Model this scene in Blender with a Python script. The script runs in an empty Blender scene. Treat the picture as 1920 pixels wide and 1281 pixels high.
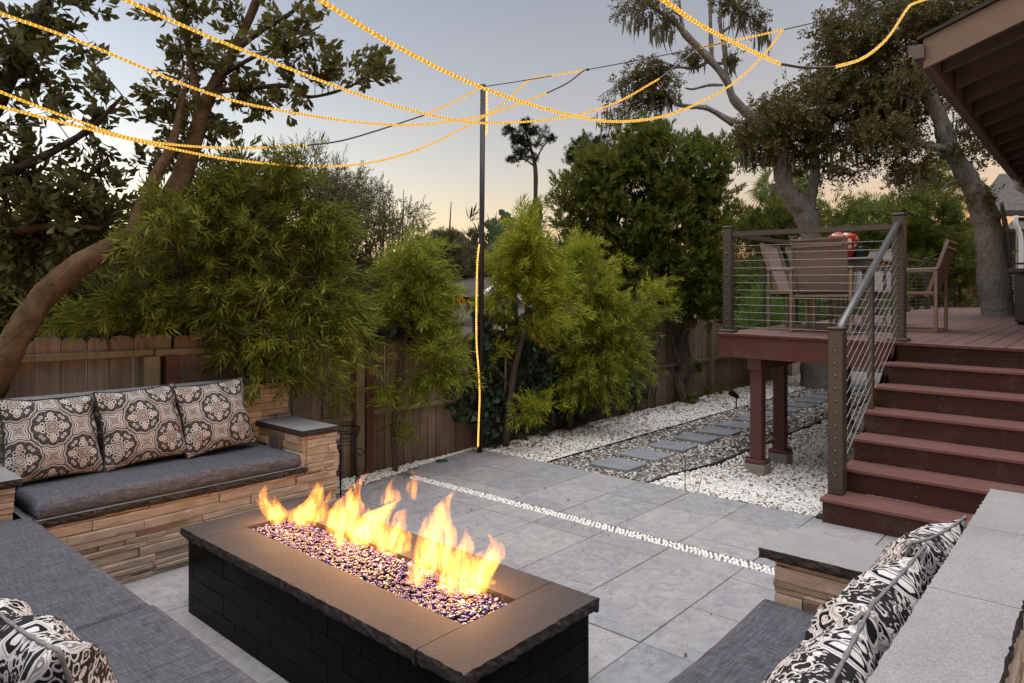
import bpy, math, random
import numpy as np
from mathutils import Matrix, Vector

random.seed(7)
RNG = np.random.default_rng(11)
sc = bpy.context.scene
COL = sc.collection

# ------------------------------------------------------------------ camera
CAM_H, FOC, HOR, YAW = 1.5, 1270.0, 566.0, math.radians(41.5)
cam = bpy.data.cameras.new('camera')
cam.sensor_width = 36.0
cam.lens = 36.0 * FOC / 1920.0
cam.shift_y = -(640.5 - HOR) / 1920.0
cam.clip_start, cam.clip_end = 0.05, 2000.0
cam_ob = bpy.data.objects.new('camera', cam)
COL.objects.link(cam_ob)
cam_ob.location = (0, 0, CAM_H)
cam_ob.rotation_euler = (math.radians(90), 0, YAW - math.radians(90))
sc.camera = cam_ob

# ------------------------------------------------------------------ dusk sky, soft sky light, exposure
EXPO = 4.33
EM = 2.0 ** (-EXPO)            # emitters are given in display units times this
sc.view_settings.view_transform = 'Standard'
sc.view_settings.look = 'None'
sc.view_settings.gamma = 1.0
sc.view_settings.use_curve_mapping = False
sc.view_settings.exposure = EXPO
world = bpy.data.worlds.new('World')
sc.world = world
world.use_nodes = True
wnt = world.node_tree
sky = wnt.nodes.new('ShaderNodeTexSky')
sky.sky_type = 'NISHITA'
sky.sun_disc = False
sky.sun_elevation = math.radians(-1.8)
sky.sun_rotation = math.radians(-36.0)
sky.ozone_density = 1.0
sky.air_density = 0.8
sky.dust_density = 0.5
wbg = wnt.nodes['Background']
wbg.inputs[1].default_value = 0.15
wtint = wnt.nodes.new('ShaderNodeMix')          # white balance of the photograph, the same all over the sky
wtint.data_type = 'RGBA'; wtint.blend_type = 'MULTIPLY'; wtint.inputs[0].default_value = 1.0
wtint.inputs[7].default_value = (1.02, .935, .885, 1)
wnt.links.new(sky.outputs[0], wtint.inputs[6])
wnt.links.new(wtint.outputs[2], wbg.inputs[0])

sun = bpy.data.lights.new('sun', 'SUN')
sun.energy = 3.7 * EM
sun.angle = math.radians(80)
sun.color = (1.0, 0.97, 0.95)
sun_ob = bpy.data.objects.new('sun', sun)
COL.objects.link(sun_ob)
sun_ob.location = (-6, -4, 12)
sun_ob.rotation_euler = Vector((0.06, 0.10, -1.0)).to_track_quat('-Z', 'Y').to_euler()

sc.cycles.use_denoising = True
sc.cycles.max_bounces = 6
sc.cycles.diffuse_bounces = 3
sc.cycles.glossy_bounces = 3
sc.cycles.transmission_bounces = 3
sc.cycles.transparent_max_bounces = 12
sc.cycles.volume_bounces = 0
sc.cycles.sample_clamp_indirect = 4.0
sc.cycles.caustics_reflective = False
sc.cycles.caustics_refractive = False

FLAME_W = 0.23
# ------------------------------------------------------------------ placing helpers
FX, FY, RX, RY = math.cos(YAW), math.sin(YAW), math.sin(YAW), -math.cos(YAW)
def at(px, py, d):
    """point of the photograph (1920 wide) at depth d metres"""
    l = (px - 960.0) / FOC * d
    return (d * FX + l * RX, d * FY + l * RY, CAM_H - (py - HOR) / FOC * d)
def atz(px, py, z):
    return at(px, py, FOC * (CAM_H - z) / (py - HOR))
def aty(px, py, y):
    l = (px - 960.0) / FOC
    return at(px, py, y / (FY + l * RY))
def smooth(t):
    t = min(1.0, max(0.0, t)); return t * t * (3 - 2 * t)
def ground_z(x, y):
    return -0.20 * smooth((x - 5.0) / 1.5) * smooth((3.05 - y) / 0.45)
def deck_z(x, y):
    return 1.152 + 0.02 * (y - 1.0) + 0.016 * (x - 6.5)

# ------------------------------------------------------------------ mesh helpers
class MB:
    """collects boxes, tubes and lathes into one mesh"""
    def __init__(s): s.v = []; s.f = []; s.m = []
    def add(s, vs, fs, m=0):
        o = len(s.v); s.v.extend(vs)
        s.f.extend([tuple(i + o for i in f) for f in fs]); s.m.extend([m] * len(fs)); return s
    def box(s, x0, x1, y0, y1, z0, z1, m=0, bev=0.0):
        if bev <= 0:
            vs = [(x, y, z) for z in (z0, z1) for y in (y0, y1) for x in (x0, x1)]
            return s.add(vs, [(0,2,3,1),(4,5,7,6),(0,1,5,4),(2,6,7,3),(0,4,6,2),(1,3,7,5)], m)
        b = bev; vs = []; idx = {}
        for ix, X in enumerate((x0, x1)):
            for iy, Y in enumerate((y0, y1)):
                for iz, Z in enumerate((z0, z1)):
                    sx, sy, sz = (1 - 2*ix), (1 - 2*iy), (1 - 2*iz)
                    idx[ix,iy,iz] = len(vs)
                    vs += [(X, Y + sy*b, Z + sz*b), (X + sx*b, Y, Z + sz*b), (X + sx*b, Y + sy*b, Z)]
        I = lambda a, k: idx[a] + k
        fs = []
        for ix in (0, 1):
            q = [I((ix,0,0),0), I((ix,1,0),0), I((ix,1,1),0), I((ix,0,1),0)]; fs.append(tuple(q if ix else q[::-1]))
        for iy in (0, 1):
            q = [I((0,iy,0),1), I((1,iy,0),1), I((1,iy,1),1), I((0,iy,1),1)]; fs.append(tuple(q[::-1] if iy else q))
        for iz in (0, 1):
            q = [I((0,0,iz),2), I((1,0,iz),2), I((1,1,iz),2), I((0,1,iz),2)]; fs.append(tuple(q if iz else q[::-1]))
        for iy in (0, 1):
            for iz in (0, 1):
                q = [I((0,iy,iz),1), I((1,iy,iz),1), I((1,iy,iz),2), I((0,iy,iz),2)]; fs.append(tuple(q if (iy == iz) else q[::-1]))
        for ix in (0, 1):
            for iz in (0, 1):
                q = [I((ix,0,iz),0), I((ix,1,iz),0), I((ix,1,iz),2), I((ix,0,iz),2)]; fs.append(tuple(q[::-1] if (ix == iz) else q))
        for ix in (0, 1):
            for iy in (0, 1):
                q = [I((ix,iy,0),0), I((ix,iy,1),0), I((ix,iy,1),1), I((ix,iy,0),1)]; fs.append(tuple(q if (ix == iy) else q[::-1]))
        for a in idx:
            t = (I(a,0), I(a,1), I(a,2)); fs.append(t if (sum(a) % 2 == 1) else t[::-1])
        return s.add(vs, fs, m)
    def beam(s, p0, p1, w, h, m=0, up=(0,0,1)):
        p0, p1 = Vector(p0), Vector(p1); d = (p1 - p0).normalized()
        side = d.cross(Vector(up))
        if side.length < 1e-4: side = Vector((1,0,0))
        side.normalize(); u = side.cross(d)
        a, b = side * w / 2, u * h / 2
        vs = [tuple(p + i*a + j*b) for p in (p0, p1) for j in (-1, 1) for i in (-1, 1)]
        return s.add(vs, [(0,1,3,2),(4,6,7,5),(0,4,5,1),(2,3,7,6),(0,2,6,4),(1,5,7,3)], m)
    def tube(s, pts, rad, n=8, cap=True, m=0):
        P = [Vector(p) for p in pts]
        if not hasattr(rad, '__len__'): rad = [rad] * len(P)
        vs = []; fs = []; prev = None
        for i, p in enumerate(P):
            t = (P[min(i+1, len(P)-1)] - P[max(i-1, 0)])
            if t.length < 1e-9: t = Vector((0,0,1))
            t.normalize()
            if prev is None:
                a = t.cross(Vector((0,0,1)) if abs(t.z) < .9 else Vector((1,0,0))).normalized()
            else:
                a = (prev - t * prev.dot(t))
                a = a.normalized() if a.length > 1e-6 else t.orthogonal().normalized()
            prev = a; b = t.cross(a)
            for k in range(n):
                th = 2*math.pi*k/n
                vs.append(tuple(p + (a*math.cos(th) + b*math.sin(th)) * rad[i]))
        for i in range(len(P)-1):
            for k in range(n):
                k2 = (k+1) % n
                fs.append((i*n+k, i*n+k2, (i+1)*n+k2, (i+1)*n+k))
        if cap:
            fs.append(tuple(range(n))[::-1]); fs.append(tuple((len(P)-1)*n+k for k in range(n)))
        return s.add(vs, fs, m)
    def lathe(s, prof, n=24, c=(0,0,0), m=0):
        vs = [(c[0]+r*math.cos(2*math.pi*k/n), c[1]+r*math.sin(2*math.pi*k/n), c[2]+z) for r, z in prof for k in range(n)]
        fs = [(i*n+k, i*n+(k+1)%n, (i+1)*n+(k+1)%n, (i+1)*n+k) for i in range(len(prof)-1) for k in range(n)]
        return s.add(vs, fs, m)
    def mesh(s, name, mats, smooth=False):
        me = bpy.data.meshes.new(name)
        me.from_pydata(s.v, [], s.f)
        for mt in (mats if isinstance(mats, (list, tuple)) else [mats]): me.materials.append(mt)
        if any(s.m): me.polygons.foreach_set('material_index', s.m)
        if smooth: me.polygons.foreach_set('use_smooth', [True]*len(s.f))
        me.update(); return me
    def build(s, name, mats, parent=None, smooth=False):
        return link(name, s.mesh(name, mats, smooth), parent)

def link(name, me, parent=None, loc=None, rot=None, scale=None, world=True):
    o = bpy.data.objects.new(name, me); COL.objects.link(o)
    if loc is not None: o.location = loc
    if rot is not None: o.rotation_euler = rot
    if scale is not None: o.scale = scale
    if parent is not None:
        o.parent = parent
        if world: o.matrix_parent_inverse = parent_inv(parent)
    return o
def parent_inv(p):
    M = p.matrix_basis.copy(); q = p
    while q.parent is not None:
        M = q.matrix_parent_inverse @ M; q = q.parent
        M = q.matrix_basis @ M
    return M.inverted()
def tag(o, label, cat, group=None, kind=None):
    if label: o['label'] = label
    if cat: o['category'] = cat
    if group: o['group'] = group
    if kind: o['kind'] = kind
    return o
def thing(name, label, cat, loc=(0,0,0), rz=0.0, group=None):
    o = bpy.data.objects.new(name, None); COL.objects.link(o)
    o.empty_display_size = 0.1
    o.location = loc; o.rotation_euler = (0, 0, rz)
    return tag(o, label, cat, group)
def structure(o):
    o['kind'] = 'structure'; return o
def copy_tree(o, parent=None):
    c = o.copy(); COL.objects.link(c); c.parent = parent
    for ch in list(o.children): copy_tree(ch, c)
    return c
def np_mesh(name, V, Fc, mat, smooth=False):
    """V (n,3), Fc (m,k) with constant k"""
    me = bpy.data.meshes.new(name)
    n, (m, k) = len(V), Fc.shape
    me.vertices.add(n); me.vertices.foreach_set('co', np.ascontiguousarray(V, dtype=np.float32).ravel())
    me.loops.add(m*k); me.loops.foreach_set('vertex_index', np.ascontiguousarray(Fc, dtype=np.int32).ravel())
    me.polygons.add(m); me.polygons.foreach_set('loop_start', np.arange(0, m*k, k, dtype=np.int32))
    me.polygons.foreach_set('loop_total', np.full(m, k, dtype=np.int32))
    if smooth: me.polygons.foreach_set('use_smooth', np.ones(m, dtype=bool))
    me.update(calc_edges=True); me.materials.append(mat); return me
def catmull(pts, per=12):
    P = [np.array(p, float) for p in pts]; P = [2*P[0]-P[1]] + P + [2*P[-1]-P[-2]]; out = []
    for i in range(1, len(P)-2):
        for k in range(per):
            t = k/per
            out.append(0.5*((2*P[i]) + (-P[i-1]+P[i+1])*t + (2*P[i-1]-5*P[i]+4*P[i+1]-P[i+2])*t*t + (-P[i-1]+3*P[i]-3*P[i+1]+P[i+2])*t**3))
    out.append(P[-2]); return out
def frames(dirs, rng, roll=True):
    """orthonormal frames (M,3,3), columns x,y,z with z along dirs"""
    D = dirs / np.maximum(np.linalg.norm(dirs, axis=1, keepdims=True), 1e-9)
    ref = np.where(np.abs(D[:, 2:3]) > .95, np.array([[1., 0, 0]]), np.array([[0, 0, 1.]]))
    X = np.cross(ref, D); X /= np.maximum(np.linalg.norm(X, axis=1, keepdims=True), 1e-9)
    Y = np.cross(D, X)
    if roll:
        a = rng.uniform(0, 2*np.pi, len(D))[:, None]
        X, Y = X*np.cos(a)+Y*np.sin(a), -X*np.sin(a)+Y*np.cos(a)
    return np.stack([X, Y, D], axis=2)
def scatter(name, mat, T, Fc, pos, R, scale, smooth=False):
    """copies of template T (k,3), faces Fc at pos (M,3), frames R (M,3,3), scale (M,) or (M,3)"""
    M, k = len(pos), len(T)
    S = scale[:, None, None] if scale.ndim == 1 else scale[:, None, :]
    L = T[None] * S
    V = np.einsum('mij,mkj->mki', R, L) + pos[:, None, :]
    Fa = (Fc[None] + (np.arange(M) * k)[:, None, None]).reshape(-1, Fc.shape[1])
    return np_mesh(name, V.reshape(-1, 3), Fa, mat, smooth)
# ------------------------------------------------------------------ node helpers
class S:
    def __init__(s, g, k): s.g, s.k = g, k
    def __add__(a, b): return a.g.m('ADD', a, b)
    __radd__ = __add__
    def __sub__(a, b): return a.g.m('SUBTRACT', a, b)
    def __rsub__(a, b): return a.g.m('SUBTRACT', b, a)
    def __mul__(a, b): return a.g.m('MULTIPLY', a, b)
    __rmul__ = __mul__
    def __truediv__(a, b): return a.g.m('DIVIDE', a, b)
    def lt(a, b): return a.g.m('LESS_THAN', a, b)
    def gt(a, b): return a.g.m('GREATER_THAN', a, b)
class G:
    def __init__(s, name, rough=0.7, spec=0.5, metal=0.0):
        s.mat = bpy.data.materials.new(name); s.mat.use_nodes = True
        s.nt = s.mat.node_tree; s.b = s.nt.nodes['Principled BSDF']; s.out = s.nt.nodes['Material Output']
        s.b.inputs['Roughness'].default_value = rough; s.b.inputs['Metallic'].default_value = metal
        s.b.inputs['Specular IOR Level'].default_value = spec
    def n(s, t, **kw):
        nd = s.nt.nodes.new(t)
        for k, v in kw.items(): setattr(nd, k, v)
        return nd
    def put(s, sock, v):
        if isinstance(v, S): s.nt.links.new(v.k, sock)
        elif v is not None:
            if isinstance(v, tuple) and len(v) == 3 and sock.type == 'RGBA': v = (*v, 1)
            sock.default_value = v
    def m(s, op, a, b=None, c=None, clamp=False):
        nd = s.n('ShaderNodeMath', operation=op, use_clamp=clamp)
        for i, v in enumerate((a, b, c)):
            if v is not None: s.put(nd.inputs[i], v)
        return S(s, nd.outputs[0])
    def pos(s): return S(s, s.n('ShaderNodeNewGeometry').outputs['Position'])
    def island(s): return S(s, s.n('ShaderNodeNewGeometry').outputs['Random Per Island'])
    def orand(s): return S(s, s.n('ShaderNodeObjectInfo').outputs['Random'])
    def coord(s, k='Object'): return S(s, s.n('ShaderNodeTexCoord').outputs[k])
    def vmul(s, v, k, off=None):
        nd = s.n('ShaderNodeVectorMath', operation='MULTIPLY'); s.put(nd.inputs[0], v); nd.inputs[1].default_value = k
        r = S(s, nd.outputs[0])
        if off is not None:
            n2 = s.n('ShaderNodeVectorMath', operation='ADD'); s.put(n2.inputs[0], r); s.put(n2.inputs[1], off); r = S(s, n2.outputs[0])
        return r
    def vadd(s, a, b):
        n2 = s.n('ShaderNodeVectorMath', operation='ADD'); s.put(n2.inputs[0], a); s.put(n2.inputs[1], b); return S(s, n2.outputs[0])
    def vscale(s, a, k):
        n2 = s.n('ShaderNodeVectorMath', operation='SCALE'); s.put(n2.inputs[0], a); s.put(n2.inputs[3], k); return S(s, n2.outputs[0])
    def sep(s, v):
        nd = s.n('ShaderNodeSeparateXYZ'); s.put(nd.inputs[0], v); return [S(s, o) for o in nd.outputs]
    def comb(s, x, y, z):
        nd = s.n('ShaderNodeCombineXYZ'); [s.put(nd.inputs[i], v) for i, v in enumerate((x, y, z))]; return S(s, nd.outputs[0])
    def noise(s, vec, scale, detail=3, rough=.55, dist=0.0, col=False):
        nd = s.n('ShaderNodeTexNoise'); s.put(nd.inputs['Vector'], vec)
        nd.inputs['Scale'].default_value = scale; nd.inputs['Detail'].default_value = detail
        nd.inputs['Roughness'].default_value = rough; nd.inputs['Distortion'].default_value = dist
        return S(s, nd.outputs[1 if col else 0])
    def voro(s, vec, scale, feat='F1', out=0, rnd=1.0):
        nd = s.n('ShaderNodeTexVoronoi', feature=feat); s.put(nd.inputs['Vector'], vec)
        nd.inputs['Scale'].default_value = scale; nd.inputs['Randomness'].default_value = rnd
        return S(s, nd.outputs[out])
    def ramp(s, fac, stops, interp='LINEAR'):
        nd = s.n('ShaderNodeValToRGB'); cr = nd.color_ramp; cr.interpolation = interp
        while len(cr.elements) < len(stops): cr.elements.new(.5)
        for e, (p, c) in zip(cr.elements, stops):
            e.position = p; e.color = (c, c, c, 1) if not hasattr(c, '__len__') else (*c, 1)
        s.put(nd.inputs[0], fac); return S(s, nd.outputs[0])
    def mix(s, fac, a, b, blend='MIX'):
        nd = s.n('ShaderNodeMix', data_type='RGBA', blend_type=blend)
        s.put(nd.inputs[0], fac); s.put(nd.inputs[6], a); s.put(nd.inputs[7], b); return S(s, nd.outputs[2])
    def bump(s, h, strength=.5, dist=.01):
        nd = s.n('ShaderNodeBump'); s.put(nd.inputs['Height'], h)
        nd.inputs['Strength'].default_value = strength; nd.inputs['Distance'].default_value = dist
        s.nt.links.new(nd.outputs[0], s.b.inputs['Normal']); return s
    def col(s, v): s.put(s.b.inputs['Base Color'], v); return s
    def rough(s, v): s.put(s.b.inputs['Roughness'], v); return s

def plain(name, c, rough=.6, metal=0.0, spec=.5, noise=0.0, nscale=30):
    g = G(name, rough, spec, metal)
    if noise:
        f = g.noise(g.coord(), nscale, 4)
        g.col(g.mix(g.m('MULTIPLY', f, 1.0), tuple(v*(1-noise) for v in c), tuple(v*(1+noise) for v in c)))
    else: g.col(tuple(c))
    return g.mat

def m_patio():
    g = G('patio_slate', .62, .35)
    p = g.vadd(g.pos(), g.vscale(g.comb(1, 1.7, .6), g.orand() * 37.0))
    big = g.noise(p, 2.4, 4, .6, .4); med = g.noise(p, 11, 6, .68, 1.0)
    lay = g.noise(g.vmul(p, (1.0, .5, 1.0)), 4.2, 4, .55, 1.4)
    lay2 = g.noise(g.vmul(p, (.6, 1.0, 1.0)), 11.0, 4, .6, 1.2)
    def cleft_shade(v, k, w):
        e = g.m('ABSOLUTE', g.m('FRACT', v * k) - .5); return g.ramp(e, [(.5 - w, 0.0), (.5, 1.0)])
    m1 = g.ramp(g.noise(p, 3.0, 3, .6), [(.44, 0.0), (.58, 1.0)]); m2 = g.ramp(g.noise(p, 5.5, 3, .6, .5), [(.5, 0.0), (.62, 1.0)])
    line = g.m('MAXIMUM', cleft_shade(lay, 6.0, .045) * m1, cleft_shade(lay2, 5.0, .06) * m2 * .8)
    c = g.ramp(big, [(.25, (.215, .22, .255)), (.5, (.31, .305, .32)), (.72, (.365, .34, .305))])
    c = g.mix(.55, c, g.ramp(med, [(.32, (.14, .15, .185)), (.5, (.31, .305, .315)), (.68, (.47, .455, .44))]))
    c = g.mix(g.m('MULTIPLY', line, .75), c, (.075, .068, .065))  # shade of the slate relief is put into the colour as dark lines
    stain = g.ramp(g.noise(g.pos(), 1.3, 5, .68), [(.5, 0.0), (.72, 1.0)])
    c = g.mix(g.m('MULTIPLY', stain, .42), c, (.27, .215, .165))
    c = g.mix(.3, c, g.ramp(g.orand(), [(0, (.19, .20, .235)), (1, (.42, .40, .375))]))
    g.col(c)
    h = g.m('FLOOR', lay * 6.0) / 6.0 + g.m('FLOOR', lay2 * 5.0) * .06 + med * .35
    return g.bump(h, .9, .03).mat
def m_mortar(): return plain('joint_sand', (.17, .15, .13), .95, noise=.4, nscale=60)
def m_gravel_ground():
    g = G('gravel_ground', .9, .2)
    p = g.pos(); v = g.voro(p, 42); cc = g.voro(p, 42, out=1)
    hsv = g.sep(cc)[0]
    c = g.ramp(hsv, [(0, (.30, .25, .2)), (.15, (.45, .42, .38)), (.4, (.66, .63, .58)), (1, (.82, .80, .77))])
    c = g.mix(g.ramp(v, [(.35, 0.0), (.75, .8)]), c, (.09, .07, .055))
    big = g.ramp(g.noise(p, .8, 4), [(.5, 0.0), (.75, .5)])
    return g.col(g.mix(big, c, (.22, .15, .1))).bump(g.m('SUBTRACT', 1.0, v), .8, .03).mat
def m_soil(): return plain('soil', (.06, .045, .032), .95, noise=.5, nscale=14)
def m_pebble_white():
    g = G('white_pebbles', .55, .4)
    return g.col(g.ramp(g.island(), [(0, (.26, .17, .11)), (.05, (.48, .40, .32)), (.14, (.66, .61, .55)), (.4, (.77, .745, .71)), (1, (.86, .845, .82))])).mat
def m_pebble_mixed():
    g = G('mixed_pebbles', .5, .45)
    return g.col(g.ramp(g.island(), [(0, (.06, .06, .065)), (.3, (.14, .135, .135)), (.5, (.25, .22, .19)), (.66, (.40, .35, .30)), (.8, (.56, .53, .48)), (1, (.74, .71, .67))])).mat
def m_inlay():
    g = G('inlay_pebbles', .35, .5)
    return g.col(g.ramp(g.island(), [(0, (.72, .71, .68)), (1, (.87, .86, .84))])).mat
def m_flag():
    g = G('bluestone', .7, .35)
    p = g.pos(); f = g.noise(p, 7, 6, .65, .6)
    return g.col(g.ramp(f, [(.3, (.16, .175, .195)), (.7, (.25, .262, .28))])).bump(g.noise(p, 30, 5, .7), .35, .01).mat
def m_ledger():
    g = G('ledger_stone', .85, .25)
    r = g.orand(); p = g.vadd(g.pos(), g.vscale(g.comb(3.1, 1.7, 2.3), r * 19.0))
    band = g.noise(g.vmul(p, (6, 6, 34)), 1.0, 6, .7, 1.2)
    c = g.ramp(r, [(0, (.22, .165, .125)), (.25, (.41, .315, .235)), (.45, (.29, .225, .175)), (.62, (.49, .39, .30)), (.78, (.19, .16, .142)), (.9, (.42, .345, .28)), (1, (.34, .265, .195))])
    c = g.mix(.55, c, g.ramp(band, [(.3, (.17, .125, .095)), (.5, (.39, .305, .235)), (.75, (.60, .51, .42))]))
    mossy = g.ramp(g.noise(g.pos(), 3.5, 5, .7), [(.56, 0.0), (.72, .55)])
    c = g.mix(mossy, c, (.20, .165, .055))
    return g.col(c).bump(band * .6 + g.noise(p, 55, 5, .7) * .5, .6, .006).mat
def m_cap(name, a, b, spk=.25):
    g = G(name, .75, .3)
    p = g.pos(); f = g.noise(p, 5, 4, .6); s2 = g.noise(p, 260, 2, .6)
    c = g.ramp(f, [(.3, a), (.7, b)])
    c = g.mix(spk, c, g.ramp(s2, [(.35, tuple(v*.45 for v in a)), (.65, tuple(min(.9, v*1.7) for v in b))]))
    return g.col(c).bump(g.noise(p, 90, 4, .7), .45, .004).mat
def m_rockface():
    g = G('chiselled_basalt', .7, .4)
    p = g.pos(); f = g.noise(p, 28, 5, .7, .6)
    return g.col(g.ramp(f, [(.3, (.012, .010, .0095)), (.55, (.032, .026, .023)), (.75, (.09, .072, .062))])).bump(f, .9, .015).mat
def m_pit_tile():
    g = G('black_granite', .16, .045)
    p = g.pos(); f = g.noise(p, 120, 3, .6)
    g.col(g.ramp(f, [(.4, (.0022, .002, .002)), (.75, (.006, .006, .006))]))
    return g.rough(g.ramp(g.noise(p, 8, 4), [(.3, .10), (.7, .30)])).mat
def m_glass_bead():
    g = G('fire_glass', .2, .35)
    r = g.island()
    g.col(g.ramp(r, [(0, (.010, .008, .035)), (.2, (.022, .016, .14)), (.42, (.03, .018, .07)), (.58, (.045, .035, .21)), (.74, (.10, .085, .17)), (.82, (.010, .009, .014)), (.95, (.34, .33, .40))], 'CONSTANT'))
    g.b.inputs['Coat Weight'].default_value = .3
    return g.mat
def m_fabric():
    g = G('grey_fabric', .92, .15)
    p = g.coord()
    a = g.noise(g.vmul(p, (260, 18, 60)), 1.0, 3, .6); b = g.noise(g.vmul(p, (18, 260, 60)), 1.0, 3, .6)
    w = a * .5 + b * .5
    sl = g.noise(g.vmul(p, (9, 120, 60)), 1.0, 2, .6)
    c = g.ramp(w, [(.36, (.036, .037, .046)), (.5, (.082, .083, .098)), (.64, (.155, .157, .178))])
    c = g.mix(.25, c, g.ramp(sl, [(.35, (.045, .046, .058)), (.65, (.15, .152, .17))]))
    return g.col(c).bump(w, .35, .002).mat
def m_medallion():
    g = G('medallion_fabric', .85, .2)
    u, v, _ = g.sep(g.coord('UV'))
    K = 1.6
    U, V = u * K + .30, v * K * .92 + .12
    def cell(du, dv):
        x = U - du; x = x - g.m('ROUND', x); y = V - dv; y = y - g.m('ROUND', y)
        return x, y, g.m('SQRT', x*x + y*y)
    x0, y0, r0 = cell(0, 0); x1, y1, r1 = cell(.5, .5)
    k = r0.lt(r1)
    Z = 1/1.16
    x = (x0*k + x1*(1.0-k)) * Z; y = (y0*k + y1*(1.0-k)) * Z; r = g.m('MINIMUM', r0, r1) * Z
    th = g.m('ARCTAN2', y, x)
    sc8 = g.m('ABSOLUTE', g.m('COSINE', th*6.0)); 
    R = r * (1.0 - .07*sc8)
    ph = g.m('FRACT', (th + math.pi/4) / (math.pi/2)) * (math.pi/2) - math.pi/4
    px, py = r * g.m('COSINE', ph), r * g.m('SINE', ph)
    def band(val, c, w): return g.m('ABSOLUTE', val - c).lt(w)
    def dist(ax, ay, cx, cy, sx=1.0, sy=1.0):
        a, b = (ax-cx)*sx, (ay-cy)*sy; return g.m('SQRT', a*a + b*b)
    apy = g.m('ABSOLUTE', py)
    heart = dist(px, py, .175, 0, 1.0, 1.25)
    ph2 = g.m('FRACT', th / (math.pi/2)) * (math.pi/2) - math.pi/4
    qx, qy = r * g.m('COSINE', ph2), r * g.m('SINE', ph2)
    curl = dist(qx, g.m('ABSOLUTE', qy), .205, .028)
    curl2 = dist(px, apy, .125, .05)
    inblack = R.lt(.262)
    light = g.m('MAXIMUM', band(heart, .05, .007), band(curl, .017, .006))
    light = g.m('MAXIMUM', light, band(curl2, .026, .007))
    light = g.m('MAXIMUM', light, band(r - .02*g.m('COSINE', th*8.0), .085, .008))
    light = g.m('MAXIMUM', light, heart.lt(.018))
    taup = g.m('MAXIMUM', heart.lt(.045), (r - .03*g.m('COSINE', th*8.0)).lt(.055))
    # outside the medallion: wavy bands and four-petal flowers
    xa, ya, ra = cell(.5, 0); xb, yb, rb = cell(0, .5)
    kk = ra.lt(rb); fx = xa*kk + xb*(1.0-kk); fy = ya*kk + yb*(1.0-kk); fr = g.m('MINIMUM', ra, rb)
    ft = g.m('ARCTAN2', fy, fx)
    petal = fr - .115*g.m('ABSOLUTE', g.m('SINE', ft*2.0)) - .02
    pin = petal.lt(0.0)
    pl = g.m('MAXIMUM', band(petal, 0.0, .009), band(petal, -.045, .006))
    rings = g.m('MAXIMUM', band(R, .27, .008), band(R, .305, .006))
    rings = g.m('MAXIMUM', rings, band(R, .335, .007))
    dots = g.m('SINE', th*40.0).gt(.3) * band(R, .32, .006)
    blk_out = g.m('MAXIMUM', band(R, .288, .006), dots)
    fine = g.m('MULTIPLY', g.m('SINE', U*95.0) * g.m('SINE', V*95.0), 1.0).gt(.35) * R.gt(.345) * (1.0 - pin)
    BLK, TAU, LGT = (.010, .009, .010), (.225, .195, .185), (.64, .60, .575)
    lace = g.m('SINE', R * 260.0).gt(.35) * R.gt(.262) * R.lt(.35)
    lace2 = g.m('SINE', th * 24.0 + r * 90.0).gt(.82) * R.lt(.245) * R.gt(.11)
    c = g.mix(fine, TAU, (.05, .042, .04))
    c = g.mix(pin, c, (.17, .14, .13))
    c = g.mix(g.m('MAXIMUM', pl, rings), c, LGT)
    c = g.mix(blk_out, c, (.03, .026, .026))
    ins = g.mix(taup, BLK, (.33, .275, .255)); ins = g.mix(light, ins, LGT)
    c = g.mix(lace * .5, c, (.03, .026, .025))
    ins = g.mix(lace2 * .22, ins, (.45, .41, .39))
    c = g.mix(inblack, c, ins)
    c = g.mix(.12, c, g.ramp(g.noise(g.coord('UV'), 180, 2), [(.3, 0.0), (.7, .6)]))
    return g.col(c).bump(g.noise(g.coord('UV'), 220, 2), .25, .002).mat
def m_paisley():
    g = G('paisley_fabric', .85, .2)
    uv = g.vmul(g.coord('UV'), (1.0, 1.0, 1.0))
    wp = g.vadd(uv, g.vscale(g.vadd(g.noise(uv, 4.0, 2, .5, 0, True), (-.5, -.5, -.5)), .20))
    wq = g.vadd(uv, g.vscale(g.vadd(g.noise(uv, 9.0, 2, .5, 0, True), (-.5, -.5, -.5)), .06))
    d1 = g.voro(wp, 6.2); c1 = g.sep(g.voro(wp, 6.2, out=1))[0]
    d2 = g.voro(wq, 22.0); d3 = g.voro(wq, 50.0)
    def band(v, c, w): return g.m('ABSOLUTE', v - c).lt(w)
    W, T, K = (.66, .62, .60), (.24, .20, .19), (.010, .009, .010)
    speck = band(d3, .22, .09)
    curl = band(d2, .30, .085)
    bg = g.mix(speck, (.02, .018, .018), (.50, .46, .44)); bg = g.mix(band(d2, .44, .08), bg, W)
    ring = g.mix(g.m('SINE', d1 * 210.0).gt(.2), T, W)
    inn = g.mix(curl, K, W); inn = g.mix(d2.lt(.13), inn, T)
    pet = g.mix(d3.lt(.3), W, T)
    c = g.mix(d1.lt(.40), bg, ring)
    c = g.mix(band(d1, .40, .02), c, W)
    c = g.mix(d1.lt(.31), c, inn)
    c = g.mix(band(d1, .31, .016), c, W)
    c = g.mix(d1.lt(.15) * c1.gt(.35), c, pet)
    c = g.mix(band(d1, .15, .014), c, W)
    return g.col(c).bump(g.noise(uv, 220, 2), .25, .002).mat
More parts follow.
